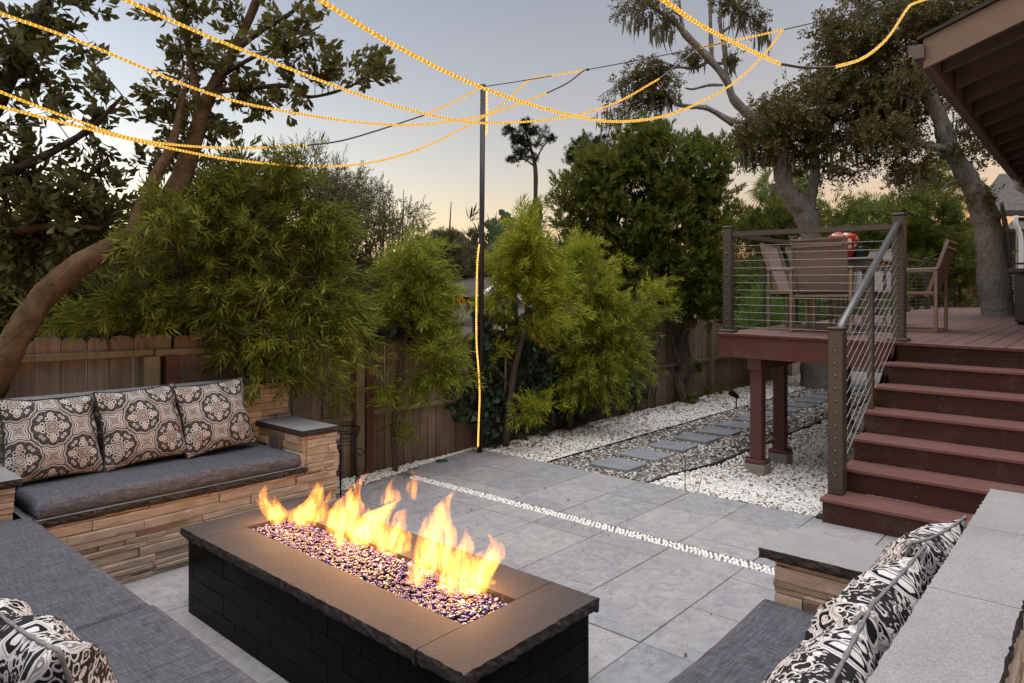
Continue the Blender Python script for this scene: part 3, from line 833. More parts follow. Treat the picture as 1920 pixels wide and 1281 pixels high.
# stair railing
srl = thing('stair_railing', 'sloping grey handrail with steel cables on the stairs', 'railing', (5.05, 1.40, .165))
bx, by = 5.02, 1.425
pz = RISE + st_z(by) + .001
MB().box(bx-.05, bx+.05, by-.05, by+.05, pz, 1.306, 0, .006).build('post', M['bronze'], srl)
MB().box(bx-.054, bx+.054, by-.054, by+.054, 1.307, 1.325, 0, .006).build('post_cap', M['bronze'], srl)
top = (RXf-.06, 1.37, zz(RXf, 1.37, 1.005))
hr = MB().tube([(bx+.03, by, 1.288), (bx+.10, by-.003, 1.345), top], .027, 14).build('handrail', M['handrail'], srl, True)
mxp = (SX + 3*RUN + .16, 1.41)
MB().box(mxp[0]-.022, mxp[0]+.022, mxp[1]-.022, mxp[1]+.022, RISE*4+.002, 1.74, 0, .003).build('middle_post', M['bronze'], srl)
for i in range(11):
    z0 = .30 + i*.086 ; z1 = z0 + (top[2]-1.30)*1.0
    MB().tube([(bx+.05, by-.005, z0+.03), (RXf-.05, 1.375, zz(RXf, 1.37, .055 + i*.0835))], .0024, 6).build('cable', M['steel'], srl)
    link('bolt', bm, srl, (bx-.001, by, z0), (0, math.radians(90), 0))
# ------------------------------------------------------------------ rough-edged slab
def hnoise(*a):
    x = math.sin(a[0]*12.9898 + a[1]*78.233 + (a[2] if len(a) > 2 else 0)*37.719)*43758.5453
    return x - math.floor(x)
def slab(name, parent, x0, x1, y0, y1, z0, z1, mats, rough=(1, 1, 1, 1), amp=.014, step=.022, seed=0):
    """flat top, chiselled edges on sides (-x,+x,-y,+y) where rough"""
    r = random.Random(seed*7+1); per = []
    nx, ny = max(2, int((x1-x0)/step)), max(2, int((y1-y0)/step))
    for i in range(nx): per.append((x0+(x1-x0)*i/nx, y0, 0, -1, rough[2]))
    for i in range(ny): per.append((x1, y0+(y1-y0)*i/ny, 1, 0, rough[1]))
    for i in range(nx): per.append((x1-(x1-x0)*i/nx, y1, 0, 1, rough[3]))
    for i in range(ny): per.append((x0, y1-(y1-y0)*i/ny, -1, 0, rough[0]))
    n = len(per); vs = []; L = [1.0, .72, .42, .15, 0.0]
    for li, t in enumerate(L):
        for k, (x, y, nx_, ny_, rg) in enumerate(per):
            a = 0
            if rg:
                base = (.25 if li == 0 else 0.0 if li in (1, 2) else .35 if li == 3 else .9)
                a = -amp*(base + r.uniform(-.05, .75)*(.5 if li == 0 else 1.0))
            corner = (k % n) in (0, nx, nx+ny, 2*nx+ny)
            vs.append((x + nx_*a, y + ny_*a, z0 + (z1-z0)*t + (r.uniform(-.12, .12)*(z1-z0) if 0 < li < 4 and rg else 0)))
    fs = [tuple(range(n))]; ms = [0]
    for li in range(len(L)-1):
        for k in range(n):
            k2 = (k+1) % n; fs.append((li*n+k, (li+1)*n+k, (li+1)*n+k2, li*n+k2)); ms.append(1)
    fs.append(tuple(range(5*n-1, 4*n-1, -1))); ms.append(1)
    mb = MB(); mb.v = vs; mb.f = fs; mb.m = ms
    return mb.build(name, mats, parent)

# ------------------------------------------------------------------ ledger stones
def stone_meshes(n=6):
    out = []
    for k in range(n):
        r = random.Random(50+k); mb = MB().box(-.5, .5, -.5, .5, -.5, .5, 0, .0)
        mb = MB(); b = [.012, .08, .08]
        vs = []
        for x in (-.5, .5):
            for (y, z) in ((-.5, -.5), (-.5, .5), (.5, .5), (.5, -.5)):
                vs.append((x + r.uniform(-.004, .004), y, z + r.uniform(-.03, .03)))
        # two loops along x for a slightly uneven face
        rows = []
        for x in (-.5, -.2+r.uniform(-.1, .1), .2+r.uniform(-.1, .1), .5):
            jy = r.uniform(-.10, .06)
            rows.append([(x, -.5+.1+jy*0, -.5), (x, -.5-jy*.6, -.36), (x, -.5+jy*.6, .36), (x, -.5+.08, .5), (x, .5, .5), (x, .5, -.5)])
        V = [p for row in rows for p in row]; F = []
        for i in range(3):
            for q in range(6):
                q2 = (q+1) % 6; F.append((i*6+q, i*6+q2, (i+1)*6+q2, (i+1)*6+q))
        F.append((5, 4, 3, 2, 1, 0)); F.append((18, 19, 20, 21, 22, 23))
        mb.add(V, F); out.append(mb.mesh('stone', M['ledger']))
    return out
STONES = stone_meshes()
def ledger(parent, origin, axis, length, z0, z1, normal, seed=0, th=.035, ragged=0.0, lmin=.12, lmax=.42):
    """courses of thin stones on a vertical face; axis 'x' or 'y', outward normal sign"""
    r = random.Random(seed); z = z0; row = 0
    while z < z1 - .004:
        h = r.choice((.022, .028, .034, .044, .054)); h = min(h, z1-z)
        if z1 - z - h < .012: h = z1 - z
        u = -r.uniform(0, .25)
        while u < length - .002:
            l = r.uniform(lmin, lmax); a, b = max(0, u), min(length, u+l)
            if length - b < .05: b = length
            if b - a > .012:
                ext0 = -r.uniform(0, ragged) if a == 0 else 0; ext1 = r.uniform(0, ragged) if b == length else 0
                aa, bb = a+ext0+.0006, b+ext1-.0006
                t = th + r.choice((-.012, -.007, -.002, .003, .009, .015)); cu = (aa+bb)/2
                if axis == 'x':
                    loc = (origin[0]+cu, origin[1] + normal*(t/2), z+h/2); rz = 0 if normal < 0 else math.pi
                else:
                    loc = (origin[0] + normal*(t/2), origin[1]+cu, z+h/2); rz = math.pi/2 if normal > 0 else -math.pi/2
                link('stone', r.choice(STONES), parent, loc, (0, 0, rz), (bb-aa-.001, t, h-.0022))
            u = u + l if b < length else length + 1
            if b >= length: break
        z += h; row += 1

# ------------------------------------------------------------------ long bench along the fence
B_Y = 3.965
bench = thing('stone_bench', 'long tan ledgerstone bench by the fence, holding three medallion pillows', 'bench', (1.7, 4.3, 0))
MB().box(.92, 2.63, B_Y+.003, 4.64, -.01, .385).build('seat_core', M['ledger_core'], bench)
MB().box(.30, 2.62, 4.555, 4.645, -.01, .915).build('back_core', M['ledger_core'], bench)
MB().box(2.44, 2.62, B_Y+.003, 4.56, .3, .62).build('arm_core', M['ledger_core'], bench)
MB().box(.32, .86, 4.03, 4.56, -.01, .60).build('arm_core', M['ledger_core'], bench)
ledger(bench, (.90, B_Y, 0), 'x', 1.745, 0, .388, -1, 1)
ledger(bench, (2.43, B_Y, 0), 'x', .205, .388, .622, -1, 2, ragged=.012, lmin=.08, lmax=.22)
ledger(bench, (2.437, B_Y-.02, 0), 'y', .58, .43, .622, -1, 3, lmin=.1, lmax=.28)
ledger(bench, (.90, 4.555, 0), 'x', 1.73, .62, .916, -1, 4, ragged=.01)
ledger(bench, (.90, 4.555, 0), 'x', 1.53, .43, .62, -1, 14)
ledger(bench, (2.625, 4.56, 0), 'y', .085, .0, .916, 1, 5, lmin=.05, lmax=.1)
ledger(bench, (2.635, B_Y-.02, 0), 'y', .6, .0, .62, 1, 6)
ledger(bench, (.33, 4.03, 0), 'x', .53, .30, .60, -1, 7, ragged=.006)
CB = [M['cap_shaded'], M['rock']]
slab('seat_slab', bench, .90, 2.415, B_Y-.065, 4.52, .39, .432, CB, (0, 1, 1, 0), .016, seed=1)
slab('arm_cap', bench, 2.372, 2.655, B_Y-.06, 4.52, .623, .664, CB, (1, 1, 1, 0), .012, seed=2)
slab('back_cap', bench, 1.55, 2.665, 4.505, 4.675, .917, .953, CB, (0, 1, 1, 1), .012, seed=3)
slab('back_cap', bench, .28, 1.547, 4.505, 4.675, .917, .953, CB, (0, 0, 1, 1), .012, seed=4)
slab('arm_cap', bench, .28, .895, 3.965, 4.52, .601, .640, CB, (1, 1, 1, 0), .012, seed=5)
def outlet(parent, x, y0, y1, z0, z1):
    p = MB().box(x-.016, x-.002, y0, y1, z0, z1, 0, .003).build('outlet_cover', M['outlet'], parent)
    return p
M['outlet'] = plain('outlet_grey', (.075, .07, .068), .5)
outlet(bench, 2.385, 4.18, 4.31, .50, .60)

# ------------------------------------------------------------------ near bench (camera side)
nb = thing('stone_bench', 'low stone bench nearest the camera, under the long grey cushions', 'bench', (.6, 2.2, 0))
MB().box(.24, .86, .35, 3.99, -.01, .345).build('seat_core', M['ledger_core'], nb)
MB().box(.08, .235, .35, 3.99, -.01, .87).build('back_core', M['ledger_core'], nb)
ledger(nb, (.865, .9, 0), 'y', 3.03, 0, .345, 1, 21, lmin=.2, lmax=.5)
slab('seat_slab', nb, .28, .925, .36, 3.955, .347, .385, [M['cap'], M['rock']], (0, 1, 0, 0), .014, .03, seed=6)
slab('back_cap', nb, .06, .255, .35, 2.2, .872, .91, [M['cap'], M['rock']], (1, 1, 0, 0), .01, .03, seed=7)
slab('back_cap', nb, .06, .255, 2.203, 4.0, .872, .91, [M['cap'], M['rock']], (1, 1, 0, 0), .01, .03, seed=8)

# ------------------------------------------------------------------ bench facing the fire from the house side
rb = thing('stone_bench', 'granite-capped stone bench facing the stairs, with paisley pillows', 'bench', (1.8, .5, 0))
MB().box(.9, 2.62, .19, .86, -.01, .325).build('seat_core', M['ledger_core'], rb)
MB().box(.6, 2.60, .185, .26, -.01, .86).build('back_core', M['ledger_core'], rb)
MB().box(2.46, 2.62, .25, .86, .3, .58).build('arm_core', M['ledger_core'], rb)
ledger(rb, (2.46, .262, 0), 'y', .635, .36, .582, -1, 31, ragged=.008, lmin=.14, lmax=.4)
ledger(rb, (.6, .185, 0), 'x', 2.02, 0, .862, -1, 32, .022)
ledger(rb, (2.62, .19, 0), 'y', .70, 0, .582, 1, 33)
ledger(rb, (.9, .86, 0), 'x', 1.74, 0, .325, 1, 34, lmin=.2, lmax=.5)
ledger(rb, (2.60, .19, 0), 'y', .07, .582, .862, 1, 35, lmin=.05, lmax=.1)
CR = [M['cap'], M['rock']]
slab('seat_slab', rb, .9, 2.44, .27, .93, .327, .366, CR, (0, 0, 0, 1), .014, seed=9)
slab('arm_cap', rb, 2.395, 2.70, .275, .945, .583, .622, CR, (1, 1, 0, 1), .013, seed=10)
slab('back_cap', rb, 2.165, 2.64, .128, .292, .863, .902, CR, (0, 1, 1, 1), .009, .014, seed=11)
slab('back_cap', rb, 1.645, 2.163, .128, .292, .863, .902, CR, (0, 0, 1, 1), .009, .014, seed=12)
slab('back_cap', rb, .5, 1.643, .128, .292, .863, .902, CR, (0, 0, 1, 1), .009, .014, seed=13)
outlet(rb, 2.415, .45, .63, .44, .555)

# ------------------------------------------------------------------ seat cushions
def cushion(name, label, x0, x1, y0, y1, z0, z1, creases, seed, group):
    r = random.Random(seed); nx, ny = int((x1-x0)/.03), int((y1-y0)/.03)
    nx, ny = max(8, nx), max(8, ny); cx, cy = (x0+x1)/2, (y0+y1)/2; hx, hy, hz = (x1-x0)/2, (y1-y0)/2, (z1-z0)/2
    ph = [(r.uniform(2, 7), r.uniform(2, 7), r.uniform(0, 6)) for _ in range(5)]
    def top(u, v):
        x, y = u*hx, v*hy; e = .018
        ed = min(hx-abs(x), hy-abs(y)); rr = .02
        z = hz
        if ed < rr: z -= (rr - math.sqrt(max(0, rr*rr-(rr-ed)**2)))*.9
        z += sum(.0022*math.sin(a*x+b*y+c) for a, b, c in ph)
        for (ax, ay, bx, by, w, dep) in creases:
            px, py = x+cx-ax, y+cy-ay; dx, dy = bx-ax, by-ay; L2 = dx*dx+dy*dy
            t = max(0, min(1, (px*dx+py*dy)/L2)); wob = .012*math.sin(t*9+ax*7)
            s_ = ((px-t*dx)*dy - (py-t*dy)*dx)/math.sqrt(L2) + wob
            dd = math.hypot(px-t*dx, py-t*dy)
            if dd < w*5:
                f = math.exp(-(s_/w)**2) - .55*math.exp(-((s_-1.6*w)/(w*1.2))**2)
                z -= dep*f*math.sin(math.pi*min(1, max(0.02, t*.98+.01)))**.5*math.exp(-max(0, dd-abs(s_))/.05)
        return z
    us = [-1+2*i/nx for i in range(nx+1)]; vs_ = [-1+2*j/ny for j in range(ny+1)]
    # pull samples towards edges for roundness
    wr = lambda t: math.copysign(1-(1-abs(t))**1.25, t)
    us = [wr(u) for u in us]; vs_ = [wr(v) for v in vs_]
    mb = MB(); V = []
    for v in vs_:
        for u in us:
            bow = 1 + .004*math.sin(7*u*hx+seed)
            V.append((u*hx, v*hy*bow, top(u, v)))
    n1 = nx+1; F = [(j*n1+i, j*n1+i+1, (j+1)*n1+i+1, (j+1)*n1+i) for j in range(ny) for i in range(nx)]
    # sides
    ring = [j*n1 for j in range(0)] 
    per = [i for i in range(n1)] + [j*n1+nx for j in range(1, ny+1)] + [ny*n1+i for i in range(nx-1, -1, -1)] + [j*n1 for j in range(ny-1, 0, -1)]
    base = len(V); lev = [.25, -.45, -1.0]
    for t, ou in zip(lev, (.007, .006, -.006)):
        for q in per:
            x, y, _ = V[q]; nx_ = ou*(1 if x > hx-.001 else -1 if x < -hx+.001 else 0); ny_ = ou*(1 if y > hy-.002 else -1 if y < -hy+.002 else 0)
            V.append((x+nx_, y+ny_, hz*t + .0015*math.sin(x*40+y*33)))
    m = len(per)
    for k in range(m): F.append((per[k], base+k, base+(k+1) % m, per[(k+1) % m]))
    for l in range(2):
        for k in range(m): F.append((base+l*m+k, base+(l+1)*m+k, base+(l+1)*m+(k+1) % m, base+l*m+(k+1) % m))
    F.append(tuple(base+2*m+k for k in range(m)))
    mb.add(V, F); me = mb.mesh(name, M['fabric'], True)
    o = link(name, me, None, (cx, cy, (z0+z1)/2)); tag(o, label, 'cushion', group)
    # flip if needed: orient normals outward
    import bmesh
    bm = bmesh.new(); bm.from_mesh(me); bmesh.ops.recalc_face_normals(bm, faces=bm.faces); bm.to_mesh(me); bm.free()
    return o
CG = 'grey seat cushions on the stone benches'
cushion('seat_cushion', 'long charcoal grey cushion under the three medallion pillows', .935, 2.365, 3.925, 4.535, .433, .522, [(1.30, 4.10, 1.345, 3.92, .007, .007), (1.56, 4.12, 1.60, 3.92, .008, .008), (1.43, 4.5, 1.44, 3.92, .005, .006), (1.905, 4.5, 1.91, 3.92, .005, .006), (2.12, 4.1, 2.17, 3.92, .009, .006), (1.05, 4.2, 1.2, 3.95, .01, .004)], 1, CG)
cushion('seat_cushion', 'long slate-grey cushion by the corner arm, nearest the camera side', .265, .925, 2.468, 3.96, .386, .462, [(.30, 2.62, .74, 2.66, .018, .016), (.55, 2.60, .88, 2.78, .014, .010), (.3, 3.2, .6, 3.25, .02, .005)], 4, CG)
cushion('seat_cushion', 'slate-grey cushion in the bottom left corner under a paisley pillow', .27, .938, .40, 2.462, .386, .464, [(.35, 2.38, .62, 2.40, .014, .009), (.4, 1.9, .7, 1.8, .02, .005)], 5, CG)
cushion('seat_cushion', 'blue-grey cushion on the bench below the row of paisley pillows', 1.66, 2.385, .30, .925, .367, .458, [(1.95, .93, 2.02, .62, .012, .012), (1.95, .60, 2.1, .45, .018, .012), (2.2, .8, 2.3, .5, .015, .006)], 6, CG)
cushion('seat_cushion', 'blue-grey cushion at the bottom edge by the granite-capped wall', .95, 1.657, .30, .925, .367, .458, [(1.2, .8, 1.4, .6, .015, .008)], 7, CG)

# ------------------------------------------------------------------ pillows
def pillow(label, mat, w, h, t, M4, seed, group, trim):
    r = random.Random(seed); n = 26
    ph = [(r.uniform(3, 9), r.uniform(3, 9), r.uniform(0, 6)) for _ in range(6)]
    def pt(u, v, s):
        pin = 1 - .085*(1-v*v)*abs(u)**3; piv = 1 - .085*(1-u*u)*abs(v)**3
        x, z = u*w/2*pin, v*h/2*piv
        f = max(0, (1-u*u))**.55*max(0, (1-v*v))**.55
        wr = sum(.004*math.sin(a*u*2+b*v*2+c) for a, b, c in ph)*(1-f*.5)*min(1, f*6)
        rad = .010*math.sin(8*math.atan2(v, u)+seed)*min(1, (u*u+v*v))*min(1, f*4)
        y = s*(t/2*f + wr + rad) + .02*u*v*math.sin(seed)
        sag = -.018*(1-abs(v))*0 
        return (x, y, z + sag)
    V = []; UV = []
    gr = [math.copysign(1-(1-abs(-1+2*i/n))**1.3, -1+2*i/n) for i in range(n+1)]
    for s in (-1, 1):
        for j in gr:
            for i in gr: V.append(pt(i, j, s)); UV.append(((i+1)/2, (j+1)/2))
    N = n+1; F = []
    for s in range(2):
        o_ = s*N*N
        for j in range(n):
            for i in range(n):
                q = (o_+j*N+i, o_+j*N+i+1, o_+(j+1)*N+i+1, o_+(j+1)*N+i); F.append(q if s == 0 else q[::-1])
    me = bpy.data.meshes.new('throw_pillow'); me.from_pydata(V, [], F); me.materials.append(mat)
    uvl = me.uv_layers.new(name='UVMap')
    uvl.data.foreach_set('uv', [c for l in me.loops for c in UV[l.vertex_index]])
    me.polygons.foreach_set('use_smooth', [True]*len(F))
    o = link('throw_pillow', me); o.matrix_world = M4; tag(o, label, 'pillow', group)
    # edge piping / twisted cord
    per = [pt(g_, -1, 1) for g_ in gr] + [pt(1, g_, 1) for g_ in gr[1:]] + [pt(g_, 1, 1) for g_ in gr[::-1][1:]] + [pt(-1, g_, 1) for g_ in gr[::-1][1:]]
    rr = trim[1]
    me2 = MB().tube(per, [rr*(1 + .35*math.sin(i*2.4)) for i in range(len(per))], 6, False).mesh('piping', trim[0], True)
    c = link('piping', me2, o, world=False)
    return o
def lean(x, y, z, rz, tilt, roll=0):
    return Matrix.Translation((x, y, z)) @ Matrix.Rotation(rz, 4, 'Z') @ Matrix.Rotation(tilt, 4, 'X') @ Matrix.Rotation(roll, 4, 'Y')
PG = 'medallion pillows on the long bench'
tr = (M['piping'], .0055)
pillow('black and taupe medallion pillow by the corner arm of the long bench', M['medallion'], .49, .46, .19, lean(1.120, 4.385, .750, .12, math.radians(-17), math.radians(2)), 1, PG, tr)
pillow('middle of the three black and taupe medallion pillows', M['medallion'], .49, .46, .19, lean(1.585, 4.385, .757, .10, math.radians(-17), math.radians(-2)), 2, PG, tr)
pillow('black and taupe medallion pillow nearest the outlet arm, tilted slightly', M['medallion'], .48, .46, .19, lean(2.035, 4.385, .755, .06, math.radians(-17), math.radians(-3)), 3, PG, tr)
PG2 = 'paisley pillows on the granite-capped bench'
tc = (M['cord'], .0042)
for i, (xc, lab) in enumerate(((2.13, 'paisley pillow with pointed corner nearest the deck stairs'), (1.70, 'middle paisley pillow leaning on the granite-capped wall'), (1.27, 'paisley pillow cut off by the bottom edge of the frame'))):
    pillow(lab, M['paisley'], .52, .48, .20, lean(xc, .435 + .015*(i % 2), .665, math.pi + .04*(i-1), math.radians(-22), math.radians((-4, 3, -2)[i])), 11+i, PG2, tc)
pillow('paisley pillow in the bottom left corner on the near bench', M['paisley'], .52, .48, .19, lean(.415, 1.545, .675, math.pi/2 + math.pi*0 + math.pi*0, math.radians(-20), math.radians(4)) , 21, 'paisley pillow on the near bench', tc)
# ------------------------------------------------------------------ fire pit
PX0, PX1, PY0, PY1, PZ = 1.385, 2.085, 1.41, 3.37, .41
OX0, OX1, OY0, OY1 = 1.602, 1.868, 1.632, 3.138
pit = thing('fire_pit', 'rectangular black granite fire pit with chiselled basalt top', 'fire pit', (1.735, 2.39, 0))
PM = [M['pit_top'], M['rock']]
slab('top_slab', pit, PX0, PX1, PY0, OY0-.0015, PZ-.05, PZ, PM, (1, 1, 1, 0), .014, seed=21)
slab('top_slab', pit, PX0, PX1, OY1+.0015, PY1, PZ-.05, PZ, PM, (1, 1, 0, 1), .014, seed=22)
slab('top_slab', pit, PX0, OX0, OY0+.0015, OY1-.0015, PZ-.05, PZ, PM, (1, 0, 0, 0), .014, seed=23)
slab('top_slab', pit, OX1, PX1, OY0+.0015, OY1-.0015, PZ-.05, PZ, PM, (0, 1, 0, 0), .014, seed=24)
bx0, bx1, by0, by1 = PX0+.03, PX1-.03, PY0+.03, PY1-.03
MB().box(bx0+.013, bx1-.013, by0+.013, by1-.013, -.01, .30).build('core', M['dark'], pit)
mb = MB(); t = .012
mb.box(OX0-t, OX0-.001, OY0-t, OY1+t, .30, PZ-.052); mb.box(OX1+.001, OX1+t, OY0-t, OY1+t, .30, PZ-.052)
mb.box(OX0-.0005, OX1+.0005, OY0-t, OY0-.001, .30, PZ-.052); mb.box(OX0-.0005, OX1+.0005, OY1+.001, OY1+t, .30, PZ-.052)
mb.build('burner_pan', M['iron'], pit)
TM = {}
def granite(l, axis, u, z, h, fixed, nrm):
    key = (round(l, 3), axis, round(h, 3))
    if key not in TM:
        TM[key] = (MB().box(-l/2, l/2, -.006, .006, -h/2, h/2, 0, .0008) if axis == 'x' else MB().box(-.006, .006, -l/2, l/2, -h/2, h/2, 0, .0008)).mesh('tile', M['pit_tile'])
    r = random.Random(int(u*1000)+int(z*977))
    loc = (u, fixed + r.uniform(-.0008, .0008), z) if axis == 'x' else (fixed + r.uniform(-.0008, .0008), u, z)
    link('tile', TM[key], pit, loc, (r.uniform(-.003, .003), r.uniform(-.003, .003), r.uniform(-.002, .002)))
TH, TL = .0895, .205
for row in range(4):
    z = row*TH + TH/2
    for axis, a0, a1, faces in (('y', by0, by1, (bx0+.006, bx1-.006)), ('x', bx0, bx1, (by0+.006, by1-.006))):
        for f in faces:
            u = a0 - (TL/2 if row % 2 else 0)
            while u < a1 - .004:
                s0, s1 = max(u, a0), min(u+TL, a1)
                if s1 - s0 > .012: granite(s1-s0-.0022, axis, (s0+s1)/2, z, TH-.0022, f, 0)
                u += TL
# fire glass
n = 3300
xs, ys = RNG.uniform(OX0+.004, OX1-.004, n), RNG.uniform(OY0+.004, OY1-.004, n)
uu, vv = np.meshgrid(np.linspace(0, 2*np.pi, 10, endpoint=False), np.array([-.9, -.45, 0, .45, .9]))
T = np.concatenate([np.stack([np.cos(uu)*np.sqrt(1-vv**2), np.sin(uu)*np.sqrt(1-vv**2), vv], -1).reshape(-1, 3), [[0, 0, 1], [0, 0, -1]]])
Fq = [(i*10+k, i*10+(k+1) % 10, (i+1)*10+(k+1) % 10, (i+1)*10+k) for i in range(4) for k in range(10)] + [(40+k, 40+(k+1) % 10, 50, 50) for k in range(10)]
Fq = [(a, b, c, d) for a, b, c, d in Fq if c != d]
Fq += [(40+k, 40+k+1 if k < 9 else 40, 50, 40+(k+5) % 10) for k in range(0)]
Ft = np.array([(a, b, c) for a, b, c, d in Fq] + [(a, c, d) for a, b, c, d in Fq] + [(40+k, 40+(k+1) % 10, 50) for k in range(10)])
zs = PZ - .030 + .016*RNG.random(n) + .010*np.sin(xs*9)*np.sin(ys*5)
R = frames(np.stack([RNG.normal(0, .35, n), RNG.normal(0, .35, n), np.ones(n)], 1), RNG)
sz = RNG.uniform(.0082, .0122, n)
o = link('fire_glass', scatter('fire_glass', M['bead'], T, Ft, np.stack([xs, ys, zs], 1), R, np.stack([sz, sz*RNG.uniform(.85, 1, n), sz*.55], 1), True))
tag(o, 'blue, violet and clear glass beads filling the fire pit', 'fire glass', kind='stuff')

# ------------------------------------------------------------------ flames
M['fl_out'] = m_flame('flame_outer', (1.0, .29, .028), 78.0, 22.0, .36, .62)
M['fl_in'] = m_flame('flame_core', (1.0, .52, .11), 120.0, 26.0, .40, .62)
def tongue(parent, pts, w, thick, mat, seed, name='tongue'):
    """closed flame tongue along a centre line; w half-width at its broadest, thick = flatness"""
    r = random.Random(seed); C = catmull(pts, 9); n = len(C); k = 16; V = []; F = []
    side = np.array([RX, RY, 0.0]); dep = np.array([FX, FY, 0.0]); tw = r.uniform(-.7, .7)
    ph = r.uniform(0, 6)
    for i, c in enumerate(C):
        t = i/(n-1)
        prof = (math.sin(math.pi*min(1, (t*.86+.14))**.75)**.8) * (1 - .55*t**2.5) * (.55 + .45*min(1, t*4)) if t < 1 else .0
        wob = 1 + .22*math.sin(t*11+ph) * t
        rad = max(.0012, w*prof*wob)
        a = tw*t
        sx = side*math.cos(a) + dep*math.sin(a); sy = -side*math.sin(a) + dep*math.cos(a)
        for q in range(k):
            th = 2*math.pi*q/k
            lob = 1 + .16*math.sin(3*th + ph + t*5)
            V.append(tuple(c + sx*math.cos(th)*rad*lob + sy*math.sin(th)*rad*thick*lob))
    for i in range(n-1):
        for q in range(k): F.append((i*k+q, i*k+(q+1) % k, (i+1)*k+(q+1) % k, (i+1)*k+q))
    F.append(tuple(range(k))[::-1]); F.append(tuple((n-1)*k+q for q in range(k)))
    mb = MB(); mb.add(V, F)
    o = mb.build(name, mat, parent, True)
    return o
# base pixel on the glass bed, then list of tongues: (centre-line pixels, half width px)
FLAMES = [
 ('small forked flame at the far end of the pit', (515, 985), [([(520,985),(512,965),(500,948),(493,935),(500,916)], 13), ([(522,986),(524,965),(518,948),(513,935)], 11), ([(512,984),(504,968),(489,952),(478,938)], 7), ([(524,975),(523,955),(520,938)], 5)]),
 ('leaning flame second from the far end', (570, 990), [([(560,988),(566,965),(582,950),(594,930),(596,914)], 16), ([(572,990),(580,966),(598,945),(606,916)], 13), ([(545,985),(543,970),(540,958)], 6), ([(585,1000),(598,975),(612,950),(622,928)], 9), ([(562,985),(556,968),(560,952)], 12)]),
 ('tall pointed flame beside the second one', (640, 1005), [([(630,1010),(640,980),(655,950),(668,925),(690,902)], 17), ([(620,1000),(622,975),(632,955),(640,942)], 12), ([(655,1005),(662,975),(672,955),(668,935)], 14), ([(640,1000),(636,985),(644,965)], 12)]),
 ('broad bright flame in the middle of the pit', (690, 1025), [([(632,1030),(640,1005),(655,985),(668,970)], 13), ([(690,1028),(684,1000),(700,975),(722,962),(748,950)], 22), ([(668,1030),(675,1000),(690,978),(690,960)], 18), ([(712,1022),(706,995),(712,975),(736,955),(760,946)], 17), ([(655,1040),(660,1025),(672,1020)], 7)]),
 ('ragged low flame right of the middle', (738, 1045), [([(728,1042),(735,1015),(745,995),(752,972),(762,965)], 16), ([(735,1055),(748,1035),(762,1010),(760,1000)], 12), ([(752,1050),(762,1030),(772,1012)], 8), ([(715,1040),(716,1015),(722,1000)], 12)]),
 ('detached flame lick above the middle flames', (735, 945), [([(720,948),(728,935),(730,918),(742,898)], 9), ([(738,945),(742,930),(738,915)], 8)]),
 ('faint orange flame lick floating above the pit', (775, 935), [([(776,936),(772,918),(776,900),(768,880)], 8)]),
 ('tall twisting flame towards the near end', (815, 1085), [([(812,1080),(806,1045),(815,1005),(832,965),(862,932)], 24), ([(832,1075),(838,1035),(842,1000),(838,970)], 15), ([(768,1085),(785,1060),(805,1040),(815,1020)], 12), ([(775,1095),(790,1075),(800,1065)], 9)]),
 ('low curled flame at the foot of the tall one', (785, 1100), [([(782,1103),(784,1085),(794,1070),(800,1062)], 13), ([(768,1095),(776,1080),(790,1068)], 8)]),
 ('bright wide flame at the near end of the pit', (880, 1120), [([(842,1118),(848,1085),(862,1055),(875,1030),(872,1002)], 20), ([(865,1120),(872,1085),(880,1060),(878,1045)], 17), ([(890,1128),(896,1085),(918,1055),(930,1035),(912,1015)], 24), ([(880,1135),(893,1110),(905,1085),(920,1060)], 16), ([(826,1110),(830,1092),(832,1078)], 9), ([(918,1125),(922,1100),(914,1085)], 9)]),
]
for fi, (lab, bp, tongues) in enumerate(FLAMES):
    zb = PZ - .02
    base = atz(bp[0], max(bp[1], 975), zb) if bp[1] > 960 else at(bp[0], bp[1], 2.62)
    d = base[0]*FX + base[1]*FY
    # keep the flame inside the opening
    lx = (OX0+OX1)/2; 
    if bp[1] > 960:
        xw = min(max(base[0], OX0+.05), OX1-.05); base = (xw, base[1], base[2])
    f = thing('flame', lab + ' ', 'flame', base, 0, 'gas flames rising from the fire pit'); f['label'] = lab
    for ti, (pp, w) in enumerate(tongues):
        dj = d + (ti-1)*.018
        P = [at(px, pp[0][1] - (pp[0][1]-py)*1.16, dj) for px, py in pp]
        tongue(f, P, w*1.42/FOC*dj, .42, M['fl_out'], fi*17+ti)
        if w >= 9 and fi not in (6,):
            Q = [tuple(np.array(P[0])*.82 + np.array(P[1])*.18)] + list(P[1:])
            Q = Q[:max(3, len(Q)-1)] if len(Q) > 3 else Q[:2] + [tuple(np.array(Q[1])*.35 + np.array(Q[2])*.65)]
            tongue(f, Q, w*.66/FOC*dj, .5, M['fl_in'], fi*17+ti+5, 'core')
    if 3 <= len(tongues):
        li = bpy.data.lights.new('flame_light', 'POINT'); li.energy = FLAME_W * (1.4 if fi in (3, 9) else 1.0); li.color = (1.0, .47, .16); li.shadow_soft_size = .05
        lo = bpy.data.objects.new('flame_light', li); COL.objects.link(lo); lo.parent = f; lo.location = (0, 0, .14)
